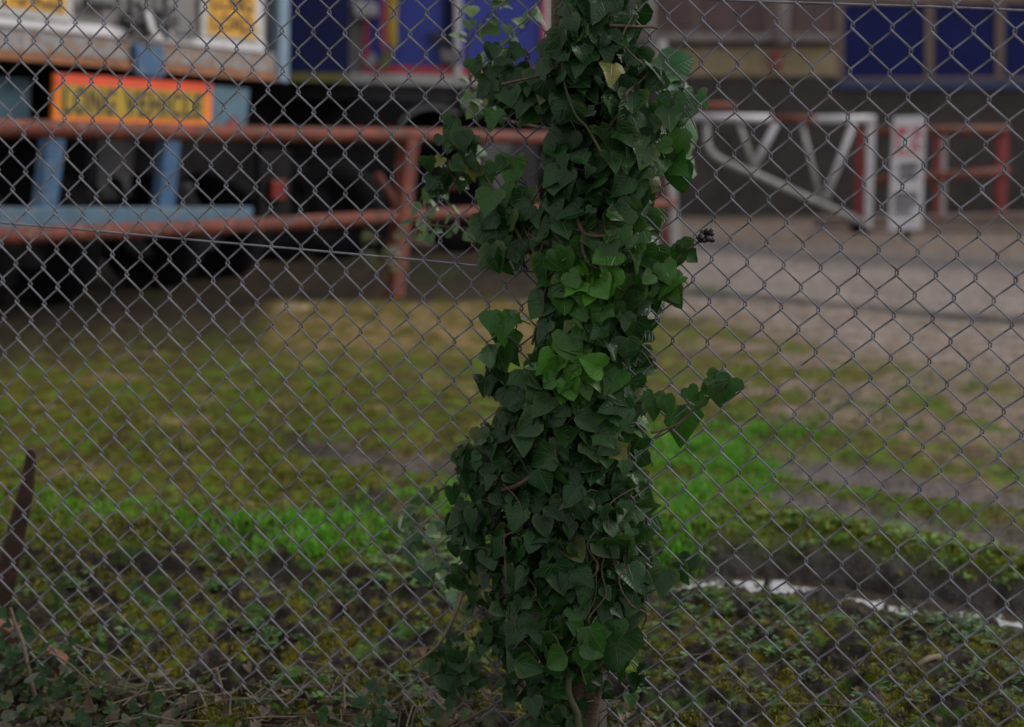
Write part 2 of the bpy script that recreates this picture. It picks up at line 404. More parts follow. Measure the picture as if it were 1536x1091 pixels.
# puddle water lying in the wheel rut
mb = MB()
top = []; bot = []
for px in range(985, 1900, 20):
    c = lerp_line(TRENCH, px); a, b = [ray(px, q)*(-1.155/ray(px, q).z) for q in (c-32, c+32)]
    yb = base_z(3.6)-.050
    top.append(Vector((a.x, a.y, yb))); bot.append(Vector((b.x, b.y, yb)))
ti = [mb.vert(p) for p in top]; bi = [mb.vert(p) for p in bot]
for i in range(len(ti)-1): mb.f.append([bi[i], bi[i+1], ti[i+1], ti[i]])
struct(mb.build('puddle_water', M['water'], smooth=True))

# ---------------------------------------------------------------- grass, moss, weeds, litter
def blades(mb, px0, px1, py0, py1, n, prob, h0, h1, w, cfun):
    for _ in range(n):
        px, py = uni(px0, px1), uni(py0, py1)
        k = prob(px, py)
        if rnd() > k: continue
        d = ray(px, py); t = base_z(4)/d.z; x, y = d.x*t, d.y*t
        t = base_z(y)/d.z; x, y = d.x*t, d.y*t
        z = height(x, y)-.003
        nb = random.randint(3, 6)
        for _b in range(nb):
            a = uni(0, 6.283); h = uni(h0, h1)*(.55+.45*k); ln = uni(.15, .9)*h
            bx, by = x+uni(-.012, .012), y+uni(-.012, .012)
            dx, dy = math.cos(a), math.sin(a); ww = w*uni(.7, 1.3)
            mb.col = cfun()
            P = [(bx-dy*ww, by+dx*ww, z), (bx+dy*ww, by-dx*ww, z), (bx+dx*ln*.35+dy*ww*.8, by+dy*ln*.35-dx*ww*.8, z+h*.6), (bx+dx*ln*.35-dy*ww*.8, by+dy*ln*.35+dx*ww*.8, z+h*.6), (bx+dx*ln, by+dy*ln, z+h*uni(.75, 1))]
            i = [mb.vert(p) for p in P]
            mb.f.append([i[0], i[1], i[2], i[3]]); mb.f.append([i[3], i[2], i[4]])
def cvar(a, b, j=.25, straw=0):
    def f():
        c = (.20, .155, .055) if rnd() < straw else mixc(a, b, rnd()); m = uni(1-j, 1+j); return tuple(v*m for v in c)
    return f
mb = MB()
blades(mb, -60, 1600, 640, 850, 30000, lambda px, py: min(1, grassiness(px, py)*1.1) if grassiness(px, py) > .06 else 0, .014, .062, .0022, cvar((.035, .17, .008), (.13, .32, .018), .45, .06))
blades(mb, -60, 1600, 400, 640, 3000, lambda px, py: grassiness(px, py) if grassiness(px, py) > .15 else 0, .04, .08, .005, cvar((.05, .13, .02), (.10, .17, .03)))
tag(mb.build('lush_grass', M['grass']), 'bright green lush grass patches beyond the fence', 'grass', kind='stuff')
mb = MB()
def fieldp(px, py):
    x = sstep(540, 590, py)*(1-sstep(790, 840, py))
    if px > 960:
        pyb = lerp_line(BANK, px); x = max(.95*gss(py-pyb+2, 17), .6*gss(py-lerp_line(RIDGE, px), 9), .35*(1-sstep(640, 690, py))*sstep(520, 560, py)*(1-sstep(1200, 1500, px)))*(1-.9*max(gss(py-lerp_line(RUT2, px), 12), gss(py-lerp_line(RUT3, px), 15)))
        return x
    d = ray(px, py); t = -1.12/d.z
    x *= 1-.95*gss(py-lerp_line(RUTL, px), 13)*sstep(400, 480, px)
    return .75*x*sstep(-.35, .25, nz3(d.x*t, d.y*t, 6, 13)+.5*nz3(d.x*t, d.y*t, 1.7, 15))
blades(mb, -60, 1600, 520, 880, 26000, fieldp, .012, .032, .0035, cvar((.05, .085, .004), (.17, .15, .009), .45, .08))
tag(mb.build('short_mossy_turf', M['grass']), 'short yellowish mossy turf across the muddy yard', 'turf', kind='stuff')
mb = MB()
def mossp(px, py):
    d = ray(px, py); t = -1.17/d.z; x, y = d.x*t, d.y*t
    v = nz3(x, y, 20, 17)*.7+nz3(x, y, 48, 19)*.45+nz3(x, y, 7, 13)*.4
    k = sstep(.0, .25, v)
    if px > 980: k *= sstep(0, 25, py-lerp_line(TRENCH, px)-24)
    return k
blades(mb, -60, 1600, 820, 1150, 26000, mossp, .005, .014, .0022, cvar((.05, .05, .003), (.15, .135, .007), .45))
tag(mb.build('moss_cushions', M['weed']), 'olive moss cushions over dark soil near the fence', 'moss', kind='stuff')
mb = MB()
def weeds(px0, px1, py0, py1, n, prob, s0, s1, cf):
    for _ in range(n):
        px, py = uni(px0, px1), uni(py0, py1)
        if rnd() > prob(px, py): continue
        d = ray(px, py); t = -1.17/d.z; x, y = d.x*t, d.y*t; z = height(x, y)
        base = cf()
        for _l in range(random.randint(5, 10)):
            a = uni(0, 6.283); r = uni(.2, 1)*uni(s0, s1)*2.2; s = uni(s0, s1)
            c = Vector((x+math.cos(a)*r, y+math.sin(a)*r, z+uni(.004, .022)))
            u = Vector((math.cos(a), math.sin(a), uni(-.3, .5))); w_ = Vector((-math.sin(a), math.cos(a), uni(-.3, .3)))
            m = uni(.7, 1.3); mb.col = tuple(q*m for q in base)
            i = [mb.vert(c-u*s), mb.vert(c-u*s*.2+w_*s*.55), mb.vert(c+u*s*.6+w_*s*.4), mb.vert(c+u*s), mb.vert(c+u*s*.6-w_*s*.4), mb.vert(c-u*s*.2-w_*s*.55)]
            mb.f.append(i)
WG = cvar((.025, .08, .016), (.07, .13, .026))
weeds(-40, 720, 830, 1060, 900, lambda px, py: .8*sstep(.05, .35, noise.noise(Vector((px*.012, py*.03, 6)))), .004, .012, WG)
weeds(960, 1560, 880, 1091, 900, lambda px, py: (.10*sstep(0, .3, noise.noise(Vector((px*.012, py*.03, 2))))*3+.8*max(ell(px, py, 1130, 915, 190, 45), ell(px, py, 1460, 930, 120, 40)))*sstep(10, 30, py-lerp_line(TRENCH, px)-20), .005, .011, WG)
weeds(1000, 1560, 790, 880, 800, lambda px, py: .8*gss(py-lerp_line(BANK, px)+2, 17), .006, .012, cvar((.05, .13, .008), (.13, .22, .016)))
weeds(560, 720, 800, 880, 180, lambda px, py: .7, .006, .012, cvar((.05, .13, .02), (.12, .2, .04)))
tag(mb.build('small_weeds', M['weed']), 'tiny light green weeds sprouting from mossy mud', 'weeds', kind='stuff')

# ---------------------------------------------------------------- leaf shapes
SHAPES = [
 [(0, 0), (.17, -.10), (.38, -.06), (.50, .10), (.50, .24), (.40, .40), (.29, .56), (.16, .80), (0, 1.0)],
 [(0, 0), (.16, -.13), (.36, -.15), (.44, .02), (.60, .20), (.40, .32), (.30, .48), (.19, .74), (0, 1.0)],
 [(0, 0), (.20, -.10), (.42, -.02), (.51, .18), (.47, .38), (.35, .62), (.17, .86), (0, 1.0)],
 [(0, 0), (.22, -.12), (.47, -.06), (.58, .16), (.54, .36), (.42, .58), (.22, .80), (0, .93)],
 [(0, 0), (.20, -.08), (.45, .0), (.54, .20), (.47, .40), (.33, .60), (.16, .80), (0, .98)],
 [(0, 0), (.18, -.02), (.42, .14), (.50, .28), (.38, .48), (.27, .64), (.13, .84), (0, 1.0)],
 [(0, 0), (.16, -.12), (.40, -.10), (.56, .14), (.49, .26), (.34, .40), (.27, .58), (.15, .82), (0, 1.0)],
]
def leaf(mb, base, tip, nrm, L, shape, colr, fold=.2, curl=.2, wav=.06):
    """one ivy leaf: base point, direction to the tip, blade normal, length"""
    ydir = tip.normalized(); zdir = (nrm-ydir*nrm.dot(ydir)).normalized(); xdir = ydir.cross(zdir)
    ph = uni(0, 6.28); wdt = uni(.9, 1.12)
    mb.col = colr
    n = len(shape); mid = []
    ed = mixc(colr, (.13, .14, .03), uni(0, .45)*(rnd() < .6))
    def P(x, y, e=False):
        mb.col = ed if e else colr
        z = fold*abs(x)-curl*y*y*.6-abs(curl)*.7*x*x+wav*math.sin(ph+7*x+5*y)*abs(x)*1.6
        return mb.vert(base+(xdir*x*wdt+ydir*y+zdir*z)*L, (x, y))
    ym = [max(0, min(1, .02+.98*i/(n-1))) for i in range(n)]
    mid = [P(0, ym[i]) for i in range(n)]
    for sgn in (-1, 1):
        inn = [P(sgn*shape[i][0]*.55, shape[i][1]*.6+ym[i]*.4) if 0 < i < n-1 else mid[i] for i in range(n)]
        out = [P(sgn*shape[i][0], shape[i][1], True) if 0 < i < n-1 else mid[i] for i in range(n)]
        for i in range(n-1):
            for A, B in ((mid, inn), (inn, out)):
                q = [A[i], B[i], B[i+1], A[i+1]]
                q = [v for k, v in enumerate(q) if v not in q[:k]]
                if len(q) > 2: mb.f.append(q if sgn > 0 else q[::-1])
def curve(pts, n=6):
    out = []; P = [Vector(p) for p in pts]; P = [P[0]]+P+[P[-1]]
    for i in range(1, len(P)-2):
        a, b, c, d = P[i-1:i+3]
        for k in range(n):
            t = k/n
            out.append(.5*((2*b)+(c-a)*t+(2*a-5*b+4*c-d)*t*t+(3*b-a-3*c+d)*t**3))
    out.append(P[-2]); return out

# ---------------------------------------------------------------- chain link fence
TH = .2606; D = 2.55; FA, FB, SHEAR, SKEW = .0656, .0777, .0547, -.0195
FP = Plane(0, D, math.cos(TH), -math.sin(TH)); E1 = FP.u if FP.u.x > 0 else -FP.u; FN = FP.n; UP = Vector((0, 0, 1))
N0 = FP.at(1281, 535.3)          # a crossing of the mesh seen in the photograph
def fpt(s, z, d=0.0): return Vector((0, D, 0))+E1*s+UP*z+FN*d
s0 = (N0-Vector((0, D, 0))).dot(E1); z0 = N0.z
fence = empty('chain_link_fence', fpt(0, -1.18), 'galvanised wire chain link fence running the full width in front of the yard', 'fence')
mb = MB(); r = .0019
def node(i2, j2):                 # i2 half columns, j2 half rows (down)
    s = s0+i2*FA/2+SKEW*j2*FB/2; z = z0-j2*FB/2-SHEAR*i2*FA/2
    wob = .007*nz3(s, z, 2.2, 21); bul = .012*nz3(s, z, 1.3, 25)
    return fpt(s+wob, z+.007*nz3(s, z, 2.2, 33), bul)
ZB = lambda s: -1.155
for i in range(-86, 56):
    pts = []
    for j in range(-34, 48):
        par = (i+j) % 2
        p = node(i+par, j)
        sgn = 1 if par == 0 else -1
        sc = (p-Vector((0, D, 0))).dot(E1)
        if p.z < ZB(sc) or p.z > .62: continue
        inn = E1*(.0024*(-1 if par else 1))*-1
        # strands falling to the right run in front, the others behind
        pts.append(p+inn+UP*.003+FN*(-.0035 if par == 0 else .0035))
        pts.append(p+inn-UP*.003+FN*(.0035 if par == 0 else -.0035))
    if len(pts) > 3: mb.tube(pts, r, 6, caps=True)
mb.build('wire_mesh', M['wire'], fence, smooth=True)
for (px, py) in ((500, 380), (1300, 7), (300, 1064)):
    P0 = FP.at(px, py); ss = (P0-Vector((0, D, 0))).dot(E1); pts = []
    for k in range(60):
        s = -1.5+k*.05
        if py == 380 and s > .12: break
        pts.append(fpt(s, P0.z-(s-ss)*(SHEAR+.012)+.003*nz3(s, P0.z, 3, 2), -.006+.002*math.sin(s*9)))
    MB().tube(pts, .0021, 6).build('line_wire', M['wire'], fence, smooth=True)
pc = FP.at(868, 560); sp = (pc-Vector((0, D, 0))).dot(E1)
MB().box(fpt(sp, -.4, -.055), E1*.045, FN*.045, UP*.98).build('fence_post', M['post'], fence, bevel=.008)

# ---------------------------------------------------------------- ivy
MAIN = [(-60, 840, 975), (0, 838, 978), (60, 830, 975), (110, 805, 975), (160, 812, 992), (200, 825, 1006), (250, 818, 1008), (300, 806, 996), (350, 795, 998), (400, 800, 1018), (440, 800, 1010),
        (480, 805, 990), (520, 795, 985), (560, 772, 978), (610, 752, 982), (650, 715, 982), (700, 694, 978), (760, 694, 990), (820, 700, 985), (860, 710, 995), (900, 722, 982), (950, 705, 965), (1000, 735, 925), (1050, 770, 912), (1120, 785, 905)]
def mainLR(py):
    L = lerp_line([(a, b) for a, b, c in MAIN], py); Rr = lerp_line([(a, c) for a, b, c in MAIN], py); return L, Rr
BRIGHT = [(900, 418, 52, 1.0), (880, 545, 50, .9), (1000, 420, 34, .7), (890, 930, 42, .45), (1010, 230, 45, .55), (985, 345, 40, .45), (760, 500, 45, .6), (960, 640, 40, .35), (985, 740, 36, .4), (775, 200, 40, .45), (1040, 620, 60, .6), (760, 270, 40, .5)]  # fresh leaf patches, plus backlight on the right side put into the tint
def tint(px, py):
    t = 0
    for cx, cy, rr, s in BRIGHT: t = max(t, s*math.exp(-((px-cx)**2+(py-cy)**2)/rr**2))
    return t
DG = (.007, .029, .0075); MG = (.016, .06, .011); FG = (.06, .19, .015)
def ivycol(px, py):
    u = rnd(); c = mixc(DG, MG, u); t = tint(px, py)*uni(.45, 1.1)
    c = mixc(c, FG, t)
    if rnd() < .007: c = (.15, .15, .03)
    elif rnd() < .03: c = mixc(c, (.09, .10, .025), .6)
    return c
ivy = empty('ivy_plant', fpt(sp, -1.18, .05), 'tall column of dark green ivy climbing the middle fence post', 'ivy')
mb = MB(); pet = MB()
def put_leaf(px, py, d, u, L, c=None, roll=None, up=None):
    p = FP.at(px, py)+FN*d
    a = u*R(58)+random.gauss(0, .42)
    n = FN*math.cos(a)+E1*math.sin(a)
    if d < -.06: n = -FN*math.cos(a)+E1*math.sin(a)
    el = R(up) if up is not None else R(random.gauss(24, 20))
    n = (n*math.cos(el)+UP*math.sin(el)).normalized()
    tipd = -UP-n*(-UP).dot(n); side = n.cross(tipd)
    rl = roll if roll is not None else random.gauss(0, .55)
    tipd = (tipd*math.cos(rl)+side*math.sin(rl)).normalized()
    base = p-tipd*L*.45
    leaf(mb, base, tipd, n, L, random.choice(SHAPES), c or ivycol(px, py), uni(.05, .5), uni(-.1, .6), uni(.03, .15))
    if rnd() < .6:
        q = base-n*uni(.03, .06)-UP*uni(-.02, .03)+E1*uni(-.02, .02)
        pet.tube([base, (base+q)*.5+UP*.006, q], .0011, 4, caps=False)
def lay(n, dmin, dmax, s0_, s1_):
    for _ in range(n):
        py = uni(-70, 1110); L_, R_ = mainLR(py)
        if rnd() > (R_-L_)/310: continue
        if py > 955 and dmin > .05 and rnd() < .42: continue
        mrg = 22
        px = uni(L_+mrg, R_-mrg); c = (L_+R_)/2; w = (R_-L_)/2; u = (px-c)/w
        bul = .125*math.sqrt(max(0, 1-u*u*.92))
        small = .78 if (py > 600 and px < 790) or py > 960 or (py < 230 and px < 830) else 1.0
        put_leaf(px, py, uni(-.05, .0) if u > .72 and dmin > .05 and rnd() < .6 else bul*uni(dmin, dmax)+.006, u, uni(s0_, s1_)*small)
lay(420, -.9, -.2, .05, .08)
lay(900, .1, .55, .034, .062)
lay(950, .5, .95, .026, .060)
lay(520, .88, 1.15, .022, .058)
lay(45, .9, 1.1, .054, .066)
ELL = [(775, 142, 50, 38, 28, .05), (755, 105, 30, 25, 10, .04), (690, 235, 30, 42, 24, .04), (668, 262, 14, 26, 8, .035), (772, 330, 30, 40, 15, .062), (755, 372, 26, 22, 8, .06), (765, 500, 20, 40, 9, .06), (1012, 205, 18, 62, 16, .058), (745, 690, 50, 40, 34, .045),
       (715, 760, 28, 55, 26, .045), (712, 870, 24, 40, 18, .045), (700, 990, 40, 36, 34, .042), (930, 1010, 40, 30, 14, .04), (1000, 420, 22, 32, 14, .06), (975, 120, 26, 24, 6, .065), (760, 585, 22, 30, 8, .058)]
for cx, cy, rx, ry, n, L in ELL:
    for _ in range(int(n*1.05)):
        a = uni(0, 6.283); q = math.sqrt(rnd())*1.12
        put_leaf(cx+math.cos(a)*rx*q, cy+math.sin(a)*ry*q, uni(.0, .085), uni(-.6, .6), L*uni(.55, 1.05))
# single leaves on the side runners
for px, py, L, d, rl in ((1022, 640, .088, -.012, .1), (1040, 592, .038, .012, .6), (1062, 582, .032, .01, -.8), (1080, 590, .05, .012, .2), (1092, 583, .05, .01, -.3), (1075, 570, .04, .0, 1.4), (1052, 603, .034, .012, -.4),
                     (985, 605, .05, .03, 0), (1004, 604, .04, .03, .3), (1030, 372, .045, .015, .5), (1020, 385, .04, .02, -.3), (1040, 385, .03, .015, .9), (760, 515, .06, -.01, .1), (745, 492, .055, -.01, -.1), (738, 255, .03, .02, .9),
                     (772, 262, .068, .01, .0), (752, 248, .035, .015, -.6), (783, 300, .055, .02, .2), (790, 364, .088, .06, -.1), (755, 350, .085, .05, .2), (735, 275, .035, .015, 0), (1000, 865, .06, .04, -.1), (1022, 860, .05, .0, .5), (1030, 850, .04, -.02, -.4), (935, 955, .085, .07, .1)):
    put_leaf(px, py, d, 0, L, None, rl, uni(5, 25))
# bright young leaf groups facing the viewer
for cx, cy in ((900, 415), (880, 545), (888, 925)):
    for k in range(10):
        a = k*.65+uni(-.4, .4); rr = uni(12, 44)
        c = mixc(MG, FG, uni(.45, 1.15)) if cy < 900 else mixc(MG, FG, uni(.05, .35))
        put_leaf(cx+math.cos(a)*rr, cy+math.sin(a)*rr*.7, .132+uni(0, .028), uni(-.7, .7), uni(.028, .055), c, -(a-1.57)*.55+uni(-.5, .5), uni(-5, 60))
def runner(stems, y, n, cols, size):
    pl_ = front(y)
    for si, st_ in enumerate(stems):
        c = curve([pl_.at(px, py)+Vector((0, uni(-.04, .04), 0)) for px, py in st_], 6)
        MB().tube(c, .0032 if si == 0 else .0024, 6, taper=.5).build('vine_stem', M['stem'], ivy, smooth=True)
        for _ in range(n):
            p = random.choice(c[len(c)//4:]); n_ = Vector((uni(-1, 1), -uni(.1, 1), uni(0, 1))).normalized(); t_ = Vector((uni(-1, 1), uni(-.6, .6), uni(-1, .3))); t_ = (t_-n_*t_.dot(n_)).normalized()
            leaf(mb, p+t_*.012, t_, n_, uni(*size), random.choice(SHAPES), mixc(*cols, rnd()), uni(.1, .3), uni(0, .4))
GRN = ((.03, .09, .025), (.12, .17, .05))
runner([[(800, 345), (720, 345), (668, 300), (650, 280), (632, 300)], [(668, 300), (690, 250), (705, 225)], [(650, 280), (640, 320), (645, 350)], [(720, 345), (660, 340), (620, 330)]], 3.2, 10, GRN, (.022, .04))
runner([[(850, 200), (730, 170), (706, 120), (702, 60), (708, -40)], [(704, 120), (740, 80), (790, 40), (806, -10)], [(702, 60), (725, 30), (760, -8)], [(850, 120), (770, 130), (735, 115), (725, 95)], [(780, 190), (735, 165), (715, 150), (705, 130)]], 3.2, 12, GRN, (.025, .045))
runner([[(780, 720), (690, 725), (650, 745), (625, 770), (640, 800), (655, 840)], [(640, 800), (655, 850), (650, 870), (668, 885)], [(640, 800), (618, 795), (612, 815)]], 2.85, 9, ((.025, .07, .03), (.07, .12, .04)), (.028, .05))
runner([[(940, 220), (1010, 210), (1035, 150), (1045, 135)], [(940, 260), (1030, 230), (1042, 262)], [(940, 160), (990, 110), (1015, 115)]], 3.1, 5, ((.02, .07, .025), (.03, .1, .03)), (.05, .08))
mb.build('ivy_foliage', M['ivy'], ivy, smooth=True)
pet.build('leaf_stalks', M['greenstem'], ivy)
def vine(pts, r, m, name='vine_stem', taper=.6):
    MB().tube(curve([FP.at(px, py)+FN*d for px, py, d in pts], 7), r, 8, taper=taper).build(name, m, ivy, smooth=True)
for _k in range(12):
    px_, py_ = uni(780, 960), uni(150, 1100); pp = []
    for _j in range(6):
        L_, R_ = mainLR(py_); u_ = max(-1, min(1, (px_-(L_+R_)/2)/((R_-L_)/2))); pp.append((px_, py_, .132*math.sqrt(max(.05, 1-u_*u_*.92))+.002))
        px_ += uni(-28, 28); py_ -= uni(12, 48)
    vine(pp, uni(.0014, .003), random.choice((M['stem'], M['stem'], M['greenstem'])))
vine([(842, 640, .10), (856, 655, .135), (852, 675, .14), (825, 690, .135), (800, 705, .13), (775, 715, .11)], .0052, M['stem'], taper=.7)
vine([(872, 290, .10), (888, 325, .128), (900, 345, .135), (925, 348, .133), (952, 345, .12)], .0042, M['stem'])
vine([(893, 335, .12), (898, 372, .136), (912, 392, .137), (945, 393, .12)], .0036, M['stem'])
vine([(872, 365, .12), (850, 342, .12), (865, 338, .125), (900, 340, .134)], .003, M['stem'])
vine([(822, 400, .05), (790, 350, .06), (765, 312, .045), (745, 282, .03), (728, 252, .02)], .0042, M['greenstem'])
vine([(706, 875, .06), (700, 900, .07), (688, 925, .07), (668, 955, .06), (630, 985, .05)], .0042, M['twig'])
vine([(985, 640, .06), (1020, 632, .03), (1050, 605, .014), (1075, 588, .012), (1092, 572, .01)], .0028, M['stem'])
vine([(985, 655, .02), (1010, 640, .02), (1040, 612, .015)], .0018, M['stem'])
vine([(1010, 400, .03), (1025, 380, .02), (1042, 368, .015), (1055, 358, .012)], .0026, M['stem'])
vine([(870, 980, .1), (872, 1010, .11), (885, 1040, .115), (886, 1091, .115), (884, 1140, .1)], .0058, M['greenstem'], taper=1.1)
vine([(830, 1030, .1), (800, 1050, .115), (780, 1072, .115), (740, 1098, .1), (700, 1120, .08)], .005, M['greenstem'], taper=1.0)
vine([(770, 130, .08), (800, 125, .10), (830, 118, .09)], .003, M['stem'])
vine([(930, 47, .11), (960, 46, .08), (985, 44, .04), (990, 46, .03)], .003, M['stem'])
vine([(755, 1035, .08), (690, 1070, .08), (620, 1100, .08)], .0032, M['stem'])
vine([(845, -40, .02), (850, 200, .03), (870, 500, .02), (860, 800, .02), (870, 1110, .02)], .017, M['stem'], taper=1.5)
vine([(930, -40, .0), (920, 250, .02), (900, 520, .03), (920, 800, .02), (880, 1110, .02)], .013, M['stem'], taper=1.5)
# ivy berries
bc = FP.at(1062, 354)+FN*.016
bo = MB()
for k in range(17):
    v = Vector((random.gauss(0, 1), random.gauss(0, 1), random.gauss(0, 1))).normalized()*uni(.55, 1)
    p = bc+E1*v.x*.0165+FN*v.y*.013+UP*v.z*.017
    bo.ball(p, uni(.0046, .0062), 7); bo.tube([p, bc-E1*.02-UP*.004], .0007, 4, caps=False)
bo.build('berry_cluster', M['berry'], ivy, smooth=True)

# ---------------------------------------------------------------- undergrowth at the foot of the fence, on the left
ug = empty('ivy_undergrowth', FP.at(150, 1040)+FN*.05, 'low tangle of dark ivy and bare pale stems at bottom left', 'ivy')
mb = MB()
def gleaf(px, py, d, L, c, hgt=0):
    p = FP.at(px, py)+FN*d
    n = (UP*uni(.2, 1)+FN*uni(.1, 1)+E1*uni(-.6, .6)).normalized()
    t = (E1*uni(-1, 1)-FN*uni(-.5, 1)-UP*uni(-.2, .9)); t = (t-n*t.dot(n)).normalized()
    leaf(mb, p, t, n, L, random.choice(SHAPES), c, uni(.05, .35), uni(-.1, .4))
def ugcol():
    if rnd() < .2: return mixc((.09, .075, .035), (.07, .045, .03), rnd())
    if rnd() < .3: return mixc((.07, .085, .05), (.10, .10, .07), rnd())
    return mixc(DG, MG, rnd())
UT = [(-80, 900), (20, 915), (60, 960), (110, 985), (180, 1010), (300, 1040), (420, 1062), (560, 1060), (720, 1050)]
for _ in range(2000):
    px = uni(-70, 380) if rnd() < .62 else uni(0, 720); tp = lerp_line(UT, px); py = tp+(1150-tp)*(rnd()**.75)
    if py < tp+22 and rnd() < .55: continue
    gleaf(px, py, uni(-.05, .2), uni(.016, .036), ugcol())
for px, py in ((15, 930), (40, 925), (20, 905), (8, 945), (85, 965), (48, 990), (30, 1000), (60, 1010), (110, 960), (92, 985), (570, 1022), (574, 1040), (576, 1060), (578, 1075), (560, 1045), (592, 1052), (585, 1030), (505, 1060), (600, 1068), (655, 1060)):
    gleaf(px, py, uni(.0, .06), uni(.022, .036), mixc(DG, MG, rnd()))
mb.build('ivy_foliage', M['ivy'], ug, smooth=True)
def uvine(pts, r, m=None, taper=.6):
    MB().tube(curve([FP.at(px, py)+FN*d for px, py, d in pts], 6), r, 7, taper=taper).build('dry_stem', m or M['twig'], ug, smooth=True)
uvine([(28, 905, .03), (38, 930, .035), (50, 952, .04), (62, 985, .05), (70, 1020, .05), (80, 1058, .05)], .0034, taper=1.5)
uvine([(0, 1082, .08), (50, 1070, .08), (85, 1068, .09), (110, 1075, .09), (150, 1072, .09)], .0030)
uvine([(38, 1095, .1), (60, 1076, .1), (85, 1068, .1), (125, 1069, .1)], .0032)
uvine([(135, 1047, .05), (165, 1056, .06), (205, 1062, .06)], .0028)
uvine([(160, 1083, .07), (190, 1074, .07), (225, 1073, .07), (258, 1078, .07)], .0036)
uvine([(200, 1072, .03), (225, 1057, .03), (260, 1040, .03), (280, 1033, .03)], .0034)
uvine([(168, 1056, .02), (180, 1040, .02), (203, 1032, .02), (220, 1040, .02)], .0026)
uvine([(240, 1090, .06), (250, 1078, .06), (275, 1066, .06), (295, 1055, .06)], .003)
uvine([(60, 985, .04), (90, 970, .045), (118, 985, .04), (140, 1010, .03), (180, 1048, .02)], .0026)
uvine([(325, 1003, .0), (332, 1030, .0), (338, 1055, .0), (333, 1080, .0)], .0038)
uvine([(0, 1070, .03), (40, 1064, .03), (70, 1060, .03)], .003)
uvine([(18, 1055, .07), (30, 1075, .07), (40, 1095, .07)], .004)
uvine([(100, 940, .01), (118, 965, .01), (150, 980, .0), (170, 995, -.02), (200, 1025, -.03)], .0026)
uvine([(575, 1015, .03), (570, 1040, .03), (580, 1070, .03), (578, 1100, .03)], .0028, M['stem'])
uvine([(650, 1060, .05), (640, 1045, .05), (632, 1062, .05), (628, 1085, .05)], .0026)
uvine([(0, 1010, .06), (40, 990, .06), (80, 975, .06), (105, 955, .06)], .002, M['stem'])

# dry leaves and twigs lying about
mb = MB()
def litter(n, px0, px1, py0, py1, prob=None):
    for _ in range(n):
        px, py = uni(px0, px1), uni(py0, py1)
        if prob and rnd() > prob(px, py): continue
        d = ray(px, py); t = -1.17/d.z; x, y = d.x*t, d.y*t; p = Vector((x, y, height(x, y)+uni(.004, .02)))
        c = random.choice([(.06, .046, .032), (.09, .073, .052), (.15, .12, .09), (.035, .027, .019), (.05, .036, .024), (.10, .055, .032), (.055, .055, .034), (.035, .05, .022)])
        n_ = Vector((uni(-.6, .6), uni(-.9, .3), 1)).normalized(); t_ = Vector((uni(-1, 1), uni(-1, 1), 0)); t_ = (t_-n_*t_.dot(n_)).normalized()
        leaf(mb, p, t_, n_, uni(.010, .030), random.choice(SHAPES), c, uni(.1, .8), uni(-.5, .9), .2)
litter(600, -60, 740, 985, 1130, lambda px, py: sstep(985, 1060, py+(px-360)*-.03))
litter(60, 700, 1560, 1000, 1130); litter(60, 0, 1536, 850, 1000); litter(120, 800, 960, 1030, 1130)
for _ in range(190):
    px = uni(-40, 760); py = uni(1000, 1110)
    if rnd() < .15: px, py = uni(0, 1536), uni(860, 1080)
    d = ray(px, py); t = -1.17/d.z; x, y = d.x*t, d.y*t; z = height(x, y)+.008; a = uni(0, 6.28); l = uni(.02, .09)
    mb.col = random.choice([(.11, .085, .06), (.17, .135, .095), (.07, .05, .032)])
    mb.tube([(x-math.cos(a)*l, y-math.sin(a)*l, z+uni(-.004, .02)), (x, y, z+uni(.004, .016)), (x+math.cos(a)*l, y+math.sin(a)*l, z+uni(-.004, .02))], uni(.0007, .0022), 5)
tag(mb.build('leaf_litter', M['dry']), 'brown dead leaves and broken twigs along the fence foot', 'leaf litter', kind='stuff')

# wooden stake and terracotta piece
pl = front(3.3)
mb = MB(); a = [pl.at(54, 676), pl.at(55, 690), pl.at(51, 740), pl.at(34, 830), pl.at(12, 935), pl.at(-24, 930), pl.at(10, 800), pl.at(30, 730), pl.at(38, 690), pl.at(41, 674)]
mb.prism(a, Vector((-.012, .03, 0)))
tag(mb.build('wooden_stake', M['stake'], bevel=.006), 'leaning dark brown wooden stake behind the mesh at far left', 'stake')
g = FP.at(5, 968)-FN*.03
mb = MB(); e = (E1*.9-UP*.42).normalized(); e3 = e.cross(FN).normalized()
mb.prism([g-e*.06+e3*.018, g+e*.026+e3*.016, g+e*.036+e3*.002, g+e*.024-e3*.018, g-e*.06-e3*.015], -FN*.05)
tag(mb.build('broken_brick', M['brick'], bevel=.004), 'chunk of broken orange brick lying among the ivy at bottom left', 'brick')
g = FP.at(76, 1003)-FN*.02
mb = MB(); mb.prism([g-e*.03+UP*.022, g+e*.015+UP*.02, g+e*.03-UP*.01, g+e*.005-UP*.026, g-e*.025-UP*.01], -FN*.03)
tag(mb.build('brick_fragment', M['brick'], bevel=.004), 'small pale orange brick fragment just right of the larger orange chunk', 'brick')

